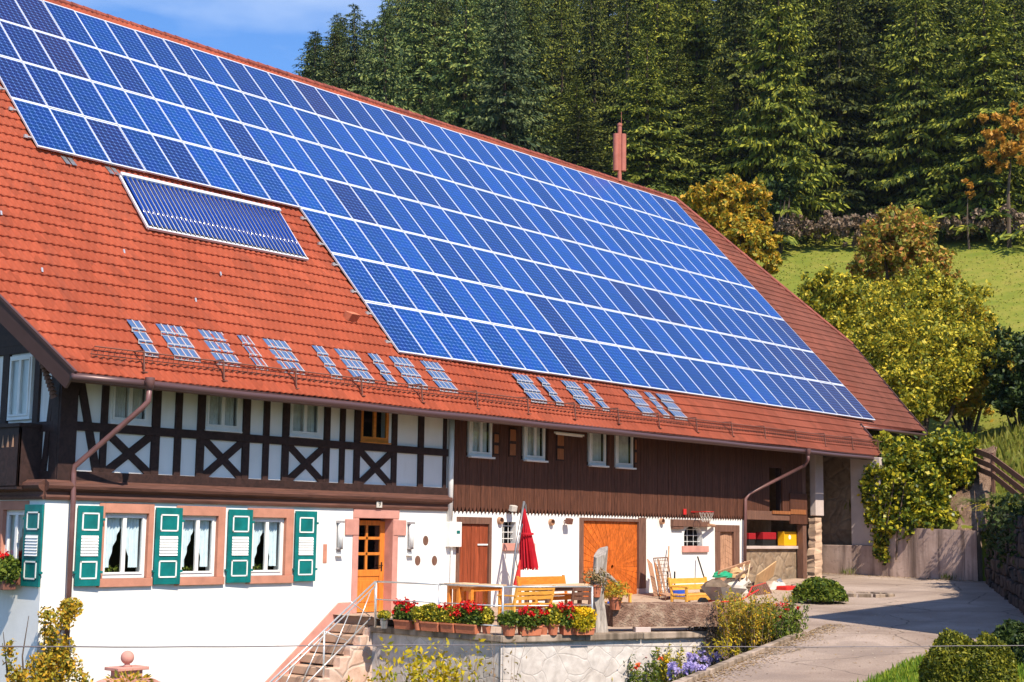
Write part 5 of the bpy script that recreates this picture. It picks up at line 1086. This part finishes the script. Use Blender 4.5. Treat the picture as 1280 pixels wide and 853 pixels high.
b = B(); c = PZ(584, 746.6, TZ+.4); b.box(c[0]-.35, c[0]+.35, c[1]-.2, c[1]+.2, TZ+.38, TZ+.41); b.box(c[0]-.3, c[0]-.26, c[1]-.15, c[1]-.11, TZ, TZ+.38); b.box(c[0]+.26, c[0]+.3, c[1]-.15, c[1]-.11, TZ, TZ+.38); b.box(c[0]+.26, c[0]+.3, c[1]+.11, c[1]+.15, TZ, TZ+.38); b.box(c[0]-.3, c[0]-.26, c[1]+.11, c[1]+.15, TZ, TZ+.38); tag(b.out('low_stand', M['doorframe'], bevel=.006), 'low dark stand carrying three cups behind the geraniums', 'stand')
c = np.array(gp(604, 731, .76)); b = B(); b.box(c[0]-.28, c[0]+.25, c[1]+.1, c[1]+.22, TZ+.765, TZ+.87); tag(b.out('wooden_tray', M['palewood'], bevel=.01), 'shallow wooden tray on the side table left of the parasol', 'tray')
# ---- parasol
pb = PY(638, 738, -1.0); ptp = PY(655, 627, -1.0); pz = thing('parasol', 'closed red parasol on a leaning grey mast in front of the white wall', 'parasol', (pb[0], pb[1], TZ))
b = B(); b.tube([(pb[0]-.05, pb[1], TZ), PY(639,735,-1), PY(644,690,-1), ptp], .032, 10); b.out('mast', M['steel'], pz, smooth=True)
b = B(); cx = PY(655, 636, -1.0); cb_ = PY(661, 711, -1.0); n = 16; prof = [(0,.04),(.05,.06),(.25,.13),(.55,.21),(.85,.27),(.97,.29),(1.0,.30)]; vs = []
for j, (t, r) in enumerate(prof):
    ce = cx+(cb_-cx)*t
    for k in range(n*2):
        a = math.pi*k/n; rr = .72*r*(1+(.20 if k % 2 else -.16)*min(1, t*2)+.06*math.sin(k*2.3+t*3)); vs.append((ce[0]+rr*math.cos(a), ce[1]+rr*math.sin(a), ce[2]+(.05*math.sin(k*1.9) if t == 1 else 0)))
m_ = n*2; b.add(vs, [(i*m_+k, i*m_+(k+1) % m_, (i+1)*m_+(k+1) % m_, (i+1)*m_+k) for i in range(len(prof)-1) for k in range(m_)]); can = b.out('canopy', M['red'], pz)
b = B(); ce = cx+(cb_-cx)*.42; b.lathe([(.20,-.03),(.205,0),(.20,.03)], tuple(ce), 20); b.out('strap', M['red'], can); b = B(); b.tube([ptp, PY(657,631,-1), PY(658,640,-1)], .018, 8); b.tube([PY(653,655,-1.05), PY(645,700,-1.05), PY(649,722,-1.05)], .014, 8); b.out('arm', M['steel'], pz)
b = B(); b.tube([PY(646,732,-1.05), PY(650,700,-1.05)], [.1, .02], 8); tag(b.out('red_cover_bag', M['redpaint']), 'red fabric bag hanging at the foot of the parasol mast', 'bag')
b = B(); b.box(pb[0]-.4, pb[0]+.4, pb[1]-.4, pb[1]+.4, TZ, TZ+.06); b.out('base', M['steel'], pz, bevel=.01)
# ---- weathered trunk with hanging pots
tc_ = PZ(749, 791, TZ); tr_ = thing('tree_trunk', 'weathered upright tree trunk with a side branch beside the last railing post', 'tree trunk', tc_); k = 1805/np.linalg.norm(tc_-CAMP)
b = B(); t0 = tc_; pts = [t0+np.array([0,0,-.1]), t0+np.array([.02,0,.5]), t0+np.array([-.04,.02,.85]), t0+np.array([-.02,.02,1.1]), t0+np.array([.03,.02,1.4]), t0+np.array([.05,.0,1.72])]; b.tube(pts, [.2,.13,.14,.17,.15,.16], 14); b.v = [(x, y, z+(.14*(x-t0[0])/.17 if z > t0[2]+1.6 else 0)) for x, y, z in b.v]; b.out('trunk', M['greywood'], tr_, smooth=False, jitter=.014)
a = t0+np.array([.1,.05,1.62]); b = B(); b.tube([t0+np.array([.05,.02,1.32]), t0+np.array([.3,-.05,1.22]), t0+np.array([.62,-.1,1.0])], [.075,.055,.04], 9); b.out('side_branch', M['greywood'], tr_, smooth=True)
for dx, zz, rr, fol, mt, lb in ((-.2, .78, .12, 'heather', 'terracotta', 'pot of dry grey plants hung on the left of the tree trunk'), (.36, .50, .15, 'yellow', 'terracotta', 'terracotta pot with yellowing plants hung right of the tree trunk')):
    c = t0+np.array([dx*.8, -dx*.35-.1, zz]); o = thing('hanging_pot', lb, 'flower pot', c); b = B(); b.lathe([(0,0),(rr*.7,0),(rr,.22),(rr*1.08,.22),(rr*1.08,.27),(rr*.9,.27),(0,.24)], tuple(c), 16); b.out('pot', M[mt], o)
    rg = np.random.default_rng(int(zz*100)); v, q = leaves(rg, blob_pts(rg, 500, c+np.array([0,0,.42]), (.34,.34,.24), .9), .05, .3); npmesh('foliage', v, q, LM[fol], o)
c = PZ(768, 782, TZ); b = B(); b.box(c[0]-.18, c[0]+.18, c[1]-.15, c[1]+.2, TZ, TZ+.36); tag(b.out('red_crate', M['redpaint'], bevel=.02), 'red crate between the tree trunk and the stone trough', 'crate')
b = B(); b.lathe([(0,0),(.10,0),(.12,.2),(0,.2)], (c[0]-.12, c[1]-.02, TZ+.365), 14); tag(b.out('blue_bucket', M['blue'], smooth=True), 'blue bucket behind the trunk on top of the red crate', 'bucket')
# ---- stone trough
A_ = PZ(766, 784, TZ+.12); C_ = PZ(978, 783, TZ+.12); d = (C_-A_); d[2] = 0; L = float(np.linalg.norm(d)); d /= L; nn = np.array([-d[1], d[0], 0]); b = B(); tg = thing('stone_trough', 'long hewn stone trough lying behind the terrace coping', 'trough', A_)
seg = 26; ring = [(.0,.0),(-.02,.25),(.0,.50),(.09,.52),(.12,.32),(.50,.32),(.53,.52),(.62,.50),(.64,.25),(.6,.0)]; vs = []; rg = np.random.default_rng(4)
for i in range(seg+1):
    t = i/seg; e = 1-.10*(abs(t-.5)*2)**6; 
    for y, z in ring:
        zz = z*e if 0 < i < seg else z*.93; zz = .50*e if (i in (0, seg) and z in (.32,)) else zz
        vs.append(A_+d*(L*t)+nn*(y+rg.normal(0, .008))+np.array([0,0,zz+rg.normal(0, .006)]))
m_ = len(ring); b.add(vs, [(i*m_+k, i*m_+(k+1) % m_, (i+1)*m_+(k+1) % m_, (i+1)*m_+k) for i in range(seg) for k in range(m_)]+[tuple(range(m_)), tuple(seg*m_+k for k in range(m_))]); b.out('basin', M['trough'], tg, smooth=False)
for t in (.17, .75): b = B(); q = A_+d*L*t; b.beam(q+nn*.05+np.array([0,0,-.08])-d*.18, q+nn*.05+np.array([0,0,-.08])+d*.18, .22, .15); b.out('support_block', M['palec'], tg, bevel=.01)
# ---- clutter along the barn wall
def lean(name, label, cat, p0, p1, w_, th, mat, z=.1):
    b = B(); b.beam(p0, p1, w_, th, (0,1,.3)); return tag(b.out(name, M[mat], bevel=.004), label, cat)
for i, (a, c, w_, mt, lb) in enumerate((((822,755),(812,702),.34,'palewood','wide brown board leaning on the wall right of the barn door'), ((828,755),(820,706),.26,'orangewood','orange board leaning beside the wide brown one'), ((835,755),(823,700),.12,'palewood','narrow plank leaning in front of the orange board'))):
    lean('leaning_board', lb, 'board', PY(*a, -1.0+i*.05-.1*i), PY(*c, -.35-.06*i), w_, .03, mt)
ch = thing('wicker_chair', 'dark folding chair with a woven back leaning by the barn wall', 'chair', PY(838, 750, -1.6)); q0, q1, q2, q3 = PY(824,742,-1.5), PY(817,698,-1.1), PY(834,697,-1.1), PY(842,741,-1.5)
b = B()
for a, c in ((q0,q1), (q1,q2), (q2,q3)): b.tube([a, c], .018, 6)
b.out('back_frame', M['doorframe'], ch); b = B()
for t in np.linspace(.08, .92, 9): b.tube([q0+(q1-q0)*t, q3+(q2-q3)*t], .009, 4)
for t in np.linspace(.12, .88, 7): b.tube([q0+(q3-q0)*t, q1+(q2-q1)*t], .009, 4)
b.out('woven_back', M['oldwood'], ch); b = B(); s0 = q0; s1 = q3; s2 = PY(850,743,-2.0); s3 = PY(832,744,-2.0); b.prism([s0, s1, s2, s3], (0,0,-.04)); b.out('seat', M['palewood'], ch)
for s_ in (s0, s1, s2, s3): b = B(); b.tube([s_, s_+np.array([.0,0,-.42])], .016, 6); b.out('leg', M['doorframe'], ch)
lean('broom_handle', 'pale wooden pole leaning upright on the white wall left of the bench', 'pole', PY(834.5,740,-.5), PY(836,683,-.1), .035, .035, 'palewood')
lean('garden_stake', 'dark green stake leaning on the wall below the barred window', 'stake', PY(881,725,-.5), PY(872,696,-.1), .04, .04, 'black')
for px, lb in ((834, 'left short dark green post before the white wall'), (843, 'right short dark green post before the white wall')): lean('short_post', lb, 'post', PY(px,738,-.5), PY(px+.4,714.5,-.45), .04, .04, 'black')
b = B(); c = PY(846, 750, -1.6); b.lathe([(0,0),(.22,0),(.28,.35),(.25,.35),(0,.05)], (c[0], c[1], .05), 16); tag(b.out('blue_bucket', M['blue']), 'blue tub on the ground left of the yellow bench', 'bucket')
# wheelbarrow heaped with a brown tarpaulin
w0 = gp(905, 733, .62, .1); wb = thing('wheelbarrow', 'grey wheelbarrow with red frame standing before the junk heap', 'wheelbarrow', w0); cx_, cy_ = w0[0], w0[1]
b = B(); b.add([(cx_-.62,cy_-.3,.72),(cx_+.5,cy_-.36,.66),(cx_+.5,cy_+.36,.66),(cx_-.62,cy_+.3,.72),(cx_-.3,cy_-.18,.38),(cx_+.3,cy_-.2,.40),(cx_+.3,cy_+.2,.40),(cx_-.3,cy_+.18,.38)], [(4,5,6,7),(0,1,5,4),(1,2,6,5),(2,3,7,6),(3,0,4,7)]); b.out('tray', M['steel'], wb)
b = B()
for sy in (-1, 1): b.tube([(cx_-.95,cy_+sy*.08,.28),(cx_-.3,cy_+sy*.22,.36),(cx_+.35,cy_+sy*.26,.38),(cx_+1.1,cy_+sy*.32,.62)], .02, 8); b.tube([(cx_+.25,cy_+sy*.25,.38),(cx_+.4,cy_+sy*.3,.12)], .018, 8)
b.out('frame', M['redpaint'], wb); b = B(); b.tube([(cx_-.95,cy_-.05,.28),(cx_-.95,cy_+.05,.28)], .19, 18); b.out('wheel', M['black'], wb)
def lump(name, label, cat, c, r, mat, seed):
    rg = np.random.default_rng(seed); b = B(); n, m2 = 12, 7; vs = []
    for j in range(m2+1):
        for k in range(n):
            a = 2*math.pi*k/n; ph = math.pi/2*j/m2; rr = math.cos(ph)*(1+rg.normal(0, .09)); vs.append((c[0]+r[0]*rr*math.cos(a), c[1]+r[1]*rr*math.sin(a), c[2]+r[2]*math.sin(ph)*(1+rg.normal(0, .06))))
    b.add(vs, [(j*n+k, j*n+(k+1) % n, (j+1)*n+(k+1) % n, (j+1)*n+k) for j in range(m2) for k in range(n)]); return tag(b.out(name, M[mat]), label, cat)
lump('tarpaulin', 'brown tarpaulin heaped over the wheelbarrow', 'tarpaulin', (cx_+.25, cy_+.40, .55), (.55, .3, .32), 'sack', 1)
g = gp(926, 716, .95, .2)
lump('rubbish_heap', 'pale rubbish heap of paper and plastic against the downpipe', 'rubbish', tuple(PY(922,742,-1.8)), (.6, .45, .62), 'whitecloth', 2)
lump('rubble_sack', 'tan sack lying on the junk heap behind the wheelbarrow', 'sack', tuple(PY(918, 722, -1.8)), (.42, .3, .3), 'cardboard', 3)
lump('green_sack', 'green plastic sheet on the left of the junk heap', 'plastic sheet', tuple(PY(903, 722, -1.9)), (.42, .25, .2), 'greenp', 4)
lump('grey_sack', 'dark crumpled sack at the right foot of the junk heap', 'sack', tuple(PY(945, 738, -2.2)), (.55, .4, .25), 'sack', 5)
rg_ = random.Random(5)
for i, (a, c, mt, lb) in enumerate((((898,716),(937,703),'palewood','long pale plank sticking up to the right out of the junk heap'), ((925,724),(931,704),'tabletop','short plank standing upright in the junk heap'), ((934,724),(937,707),'tabletop','pale post standing at the right of the junk heap'), ((920,722),(940,710),'oldwood','grey plank lying across the junk heap'), ((944,729),(968,711),'cardboard','torn tan board leaning right of the junk heap'))):
    lean('scrap_plank', lb, 'plank', PY(*a, -2.0-.1*i), PY(*c, -1.6), .12 if i < 4 else .5, .04, mt)
gr = thing('slatted_rack', 'dark slatted rack leaning in a red frame right of the wheelbarrow', 'rack', PY(955, 748, -2.8)); a0, a1, a2, a3 = PY(940,734,-2.8), PY(957,729,-2.6), PY(969,751,-3.0), PY(952,755,-3.0)
for t in np.linspace(0, 1, 9): b = B(); b.tube([a0+(a1-a0)*t, a3+(a2-a3)*t], .035, 6); b.out('slat', M['doorframe'], gr)
b = B(); b.tube([a3, a0], .018, 8); b.tube([PY(934,747,-2.8), a0, a1], .022, 8); b.out('frame', M['redpaint'], gr)
b = B(); c = PY(985, 742, -2.4); b.box(c[0]-.4, c[0]+.35, c[1]-.2, c[1]+.2, .2, .42); tag(b.out('red_case', M['redpaint'], bevel=.04), 'small red case lying right of the slatted rack', 'case')
lump('scrap_heap', 'mixed scrap pile with a tilted grey lid next to the red case', 'scrap', tuple(PY(972, 748, -2.0)), (.55, .4, .5), 'whitecloth', 9)
lean('metal_lid', 'grey metal strip leaning on the scrap pile', 'metal strip', PY(986,744,-2.3), PY(973,724,-2.0), .2, .02, 'steel')
# wire across the foreground
b = B(); d0 = 14.; n = 30; pts = [at_px(-40+i*1380/n, 807.5+1.2*math.sin(i*.35)+ (0.4 if i % 3 else 0), 9+i*.3) for i in range(n+1)]; b.tube(pts, .0045, 5); 
tag(b.out('fence_wire', M['wire']), 'thin grey wire stretched across the foreground of the whole view', 'wire')
# sandstone finial
c = PY(158, 850, -2.6); c = np.array([c[0], -2.6, c[2]]); kk = np.linalg.norm(c-CAMP)/1805; fo = thing('stone_pillar', 'pink sandstone gate pillar top with a ball finial at the lower left', 'pillar', (c[0], c[1], -2.2)); b = B()
zc = c[2]; b.prism([(c[0]-.75, c[1]-.2, -2.3), (c[0]+.75, c[1]-.2, -2.3), (c[0]+.75, c[1]-.2, zc-.12), (c[0]+.5, c[1]-.2, zc), (c[0]+.28, c[1]-.2, zc+.05), (c[0]-.28, c[1]-.2, zc+.05), (c[0]-.5, c[1]-.2, zc), (c[0]-.75, c[1]-.2, zc-.12)], (0,.4,0)); b.out('pediment', M['sandrose'], fo, bevel=.02)
b = B(); b.box(c[0]-.24, c[0]+.24, c[1]-.16, c[1]+.16, zc+.05, zc+.18); b.box(c[0]-.34, c[0]+.34, c[1]-.22, c[1]+.22, zc+.18, zc+.24); b.out('capital', M['sandrose'], fo, bevel=.01)
b = B(); b.lathe([(.0,.0),(.09,.0),(.05,.04)]+[(.125*math.cos(t), .165+.125*math.sin(t)) for t in np.linspace(-1.2, math.pi/2, 10)], (c[0], c[1], zc+.24), 16); b.out('ball', M['sandrose'], fo, smooth=True)
# ---- border plants
def stalks(seed, base, h, n, spread, leaf, lsize, lpern, label, cat='plant', flower=None, nf=0, fs=.03, name='tall_plant', group=None, stem='heather', asp=.35, droop=.3, lean=.25):
    rg = np.random.default_rng(seed); base = np.array(base, float); o = thing(name, label, cat, base, group); Pl = []; b = B(); tips = []
    for i in range(n):
        a = rg.uniform(0, 6.28); r = spread*math.sqrt(rg.random()); s = base+np.array([r*math.cos(a), r*math.sin(a), -.1]); hh = h*rg.uniform(.55, 1.05); e = s+np.array([math.cos(a)*lean*hh*rg.random(), math.sin(a)*lean*hh*rg.random(), hh]); mid = (s+e)/2+rg.normal(0, .04, 3); b.tube([s, mid, e], [.008, .006, .003], 4, cap=False); tips.append(e)
        t = rg.uniform(.2, 1, lpern)[:, None]; Pl.append(s*(1-t)+e*t+rg.normal(0, .05*h, (lpern, 3)))
    b.out('stems', M['oldwood'], o); v, q = leaves(rg, np.concatenate(Pl), lsize, asp, droop); npmesh('foliage', v, q, LM[leaf], o)
    if flower:
        tt = np.array(tips)[rg.integers(0, len(tips), nf)]+rg.normal(0, .06*h, (nf, 3)); P_ = np.repeat(tt, 14, 0)+rg.normal(0, fs*.7, (nf*14, 3)); v, q = leaves(rg, P_, fs, .7); npmesh('blossoms', v, q, LM[flower], o)
    return o
def bed(px, py, Y): q = PY(px, py, Y); return (q[0], Y, ground_h(q[0], Y))
stalks(1, (5.0, -3.6, -2.1), 1.75, 16, .55, 'limeleaf', .075, 34, 'tall plants with big yellow leaves before the shaded terrace wall, left group', asp=.45)
stalks(2, (4.9, -4.9, -2.1), 1.9, 16, .5, 'limeleaf', .075, 30, 'tall yellow leaved plants at the terrace wall corner', asp=.45)
stalks(3, (4.6, -2.5, -2.1), 1.2, 10, .35, 'yellow', .06, 30, 'lower yellow leaved plants beside the foot of the steps', asp=.45)
stalks(4, (5.3, -5.9, -1.9), 2.0, 7, .3, 'heather', .05, 16, 'dry brown seed stalks in front of the terrace corner')
stalks(5, bed(650, 860, -7.4), 1.0, 24, .7, 'heather', .045, 36, 'low dry stalks before the bright terrace wall', flower='violet', nf=8)
def bpx(px, py, z):
    d = ray(px, py); t = 22.
    while t < 60 and CAMP[2]+d[2]*t > ground_h(CAMP[0]+d[0]*t, CAMP[1]+d[1]*t)-.05: t += .05
    q = CAMP+d*t; return (q[0], q[1], ground_h(q[0], q[1])-.05)
stalks(6, bpx(800, 872, -1.0), 1.15, 46, .6, 'green', .055, 60, 'leafy green plant with red and orange blooms in the bed', flower='orange', nf=12, fs=.035)
stalks(7, bpx(845, 852, -.8), .85, 44, .55, 'olive', .05, 60, 'yellow green plant in the middle of the flower bed', flower='lemon', nf=6)
stalks(8, bpx(885, 836, -.65), .42, 40, .42, 'green', .035, 20, 'low clump of pale violet asters beside the kerb, right one', flower='violet', nf=90, fs=.034, name='aster')
stalks(9, bpx(858, 850, -.85), .36, 26, .3, 'green', .035, 20, 'low clump of pale violet asters, left one in the bed', flower='violet', nf=50, fs=.034, name='aster')
stalks(10, bpx(905, 818, -.5), 1.0, 50, .7, 'brown', .045, 70, 'brown faded bush hanging over the end of the terrace wall', name='perennial_bush')
stalks(11, bpx(940, 806, -.38), 1.25, 70, .7, 'yellow', .045, 80, 'tall olive and brown perennial bush at the end of the trough', name='perennial_bush')
stalks(12, bpx(975, 800, -.3), .95, 44, .55, 'green', .05, 60, 'green perennial with a few red blooms at the road corner', flower='red', nf=7, name='perennial_bush')
stalks(13, bpx(925, 818, -.42), .5, 22, .6, 'limeleaf', .07, 16, 'flopping yellow leaves at the kerb below the perennial bush', asp=.18, lean=1.2)
# climbing rose at the house corner
o = thing('climbing_rose', 'climbing rose with yellowing leaves at the left corner of the house', 'climbing plant', (-1.6, -.6, -2.3)); rg = np.random.default_rng(17); pts = []; b = B()
for px, py, n, rx, rz_ in ((88,760,420,14,12), (80,775,240,12,12), (58,770,160,8,12), (62,790,260,9,14), (72,810,520,22,16), (60,830,700,28,18), (85,835,420,18,18), (50,850,600,30,16), (12,815,130,6,18), (20,845,260,12,14), (105,848,90,8,8)):
    c = PY(px, py, -.55); k = 1805/np.linalg.norm(c-CAMP); pts.append(blob_pts(rg, n, c, (rx/k, .25, rz_/k), .9))
v, q = leaves(rg, np.concatenate(pts), .045, .6); npmesh('foliage', v, q, LM['yellow'], o)
for a, m1, c in (((60,856),(70,800),(92,757)), ((50,856),(55,810),(56,762)), ((30,856),(28,820),(36,770)), ((75,856),(84,820),(84,770)), ((10,856),(8,830),(4,790))): b.tube([PY(*a, -.5), PY(*m1, -.5), PY(*c, -.5)], [.02, .014, .006], 6)
b.out('stem', M['bark'], o)
v, q = leaves(np.random.default_rng(6), blob_pts(np.random.default_rng(6), 260, PY(160, 852, -3.2), (.5,.3,.2), .8), .05, .4); tag(npmesh('iris_leaves', v, q, LM['yellow']), 'yellowing leaves in front of the sandstone pillar', 'plant')
# indoor plants on the sills
for (x0, x1, z0, z1), lb in zip(GW, ('first', 'second', 'third')):
    rg = np.random.default_rng(int(x1*10)); P_ = np.concatenate([blob_pts(rg, 90, (x, .27, z0+.17), (.13,.06,.10), .9) for x in ((x0*.72+x1*.28), (x0*.45+x1*.55))]); v, q = leaves(rg, P_, .03, .6); tag(npmesh('window_plant', v, q, LM['green'], loc=((x0+x1)/2, .27, z0+.02)), f'green plants behind the glass of the {lb} green-shuttered window from the left', 'house plant')
# ---- off to the right, outside the view: the neighbouring barn and a tree whose shade falls on the driveway
nb = thing('neighbouring_barn', 'tall timber barn standing right of the driveway, outside the view', 'barn', (16, -21, 2)); c0 = Vector((11.9, -17.3, 0)); ux = Vector((1, 0, 0)); uy = Vector((0, -1, 0)); P = lambda a, e, z: tuple(c0+ux*a+uy*e+Vector((0,0,z)))
b = B(); b.prism([P(0,0,-1), P(16,0,-1), P(16,9,-1), P(0,9,-1)], (0,0,13.2)); b.out('wall', M['board'], nb)
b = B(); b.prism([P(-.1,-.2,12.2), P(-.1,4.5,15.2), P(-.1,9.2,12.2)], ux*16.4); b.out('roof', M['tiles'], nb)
bushy(400, [((0,0,6.2),(1.9,1.9,2.0)), ((.8,.4,4.8),(1.6,1.5,1.3))], 5200, .11, 'green', 'garden_tree', 5, (2.2, -24.6, -.6), 7., label='round leafy garden tree outside the view whose shade dapples the road', cat='tree')
# dark growth over the shaded stone wall
for i, (t, n_, lb) in enumerate(((3.0, 2600, 'dark leafy growth over the far part of the shaded stone wall'), (7.5, 3400, 'dark leafy growth over the near part of the shaded stone wall'))):
    rg = np.random.default_rng(500+i); P_ = []
    for _ in range(n_):
        tt = t+rg.normal(0, 1.6); e = rg.uniform(-.25, 1.2); p = L1A-L1D*tt+L1N*e; zt = 2.5+.45*math.sin(tt*1.7)+rg.uniform(-1.0, .35)**1*(1 if e < .3 else .4); P_.append((p[0], p[1], zt))
    c = L1A-L1D*t+L1N*.4; o = thing('wall_creeper', lb, 'creeper', (c[0], c[1], 1.5)); v, q = leaves(rg, np.array(P_), .085, .6); npmesh('foliage', v, q, LM['dkgreen'], o); b = B()
    for k in range(5): p = L1A-L1D*(t+rg.normal(0, 1))+L1N*.1; b.tube([(p[0], p[1], .5), (p[0]+.1, p[1], 2.4)], [.02, .01], 5)
    b.out('stem', M['bark'], o)

# haze: the air between here and the wooded slope
b = B(); b.box(-40, 330, -220, 340, -3.6, 185); hz = b.out('haze', None, loc=(0,0,-3.6)); tag(hz, 'thin bluish air in front of the far forest', 'haze', kind='stuff')
hm = bpy.data.materials.new('haze'); hm.use_nodes = True; hn = hm.node_tree.nodes; hn.clear(); vo = hn.new('ShaderNodeVolumePrincipled'); vo.inputs['Color'].default_value = (.72, .84, 1, 1); vo.inputs['Density'].default_value = .00007; vo.inputs['Anisotropy'].default_value = .2
oo = hn.new('ShaderNodeOutputMaterial'); hm.node_tree.links.new(vo.outputs[0], oo.inputs['Volume']); hz.data.materials.append(hm)

# litter on the driveway: gravel and fallen leaves along the edges
rg = np.random.default_rng(90); P_ = []
for _ in range(2600):
    t = rg.uniform(-2, 11); p = K0+KD*t-KN*abs(rg.normal(.05, .28)); P_.append((p[0], p[1], plane_h(*p)+.015))
for _ in range(1500):
    x, y = rg.uniform(17, 30.9), rg.uniform(-6, 1)
    if y > np.interp(x, [17, 22, 25, 28, 31], [-6.0, -3.4, -1.9, -1.2, -6]): P_.append((x, min(y, -1.) if x < 29 else y, plane_h(x, y)+.02))
for _ in range(900):
    y = rg.uniform(-5.3, 3); P_.append((31-abs(rg.normal(0, .35)), y, plane_h(31, y)+.02))
for _ in range(500):
    x = rg.uniform(6, 20); P_.append((x, rg.uniform(-13, -7), plane_h(x, -10)+.015))
P_ = np.array(P_); P_[:, 2] = [plane_h(a, c)+.018 for a, c in P_[:, :2]]; n = len(P_); u = rvec(rg, n)*np.array([1,1,.3])*.035; vv = np.cross(u, np.array([0,0,1.]))*.7; v, q = diamonds(P_, u, vv)
tag(npmesh('fallen_leaves', v, q, leafmat('fallen_leaf', [(.30,.17,.06), (.42,.28,.10), (.22,.13,.06), (.5,.42,.32)], .1), loc=(0,0,0)), 'fallen leaves and grit along the edges of the driveway', 'fallen leaves', kind='stuff')
for i, (px, py, lb) in enumerate(((1060,716,'tuft of weeds at the foot of the low concrete wall'), (1185,727,'tuft of weeds at the foot of the high concrete wall near the stone wall'), (990,752,'tuft of weeds between the driveway and the rack'))):
    c = PX(px, py, 30.85) if i < 2 else PZ(px, py, .15); tuft(700+i, (c[0], c[1], plane_h(c[0], c[1])), 60, .3, .3, 'green', 'weed_tuft', lb, 'weed')
stalks(14, (4.9, -4.3, -2.1), 1.55, 16, .5, 'limeleaf', .07, 34, 'yellow leaved plants in the middle of the group before the shaded terrace wall', asp=.45)
stalks(15, bpx(752, 885, -1.2), 1.0, 34, .6, 'olive', .05, 46, 'yellowish border plant before the bright terrace wall, left of the red blooms', flower='lemon', nf=8)

# bare earth and rock above the high concrete wall
rg = np.random.default_rng(44); V = []; Q = []; nu, nv = 26, 12
for j in range(nv):
    for i in range(nu):
        a, t = i/(nu-1), j/(nv-1); px = 1100+a*140+t*20; p0 = PX(px-20*t, 668-4*a, 31.25); p1 = PX(min(px, 1245), 575-12*a, 35.5); p = p0+(p1-p0)*t; V.append(p+rg.normal(0, .07, 3)*(1 if 0 < j else .3)+np.array([0, 0, .18*math.sin(a*9)*t]))
Q = [(j*nu+i, j*nu+i+1, (j+1)*nu+i+1, (j+1)*nu+i) for j in range(nv-1) for i in range(nu-1)]
tag(npmesh('earth_bank', V, Q, m_ground('bank_earth', [(.09,.055,.035), (.22,.14,.095), (.36,.25,.18)], 1.2, 6, 1., .08), smooth=True, loc=(0,0,0)), kind='structure')
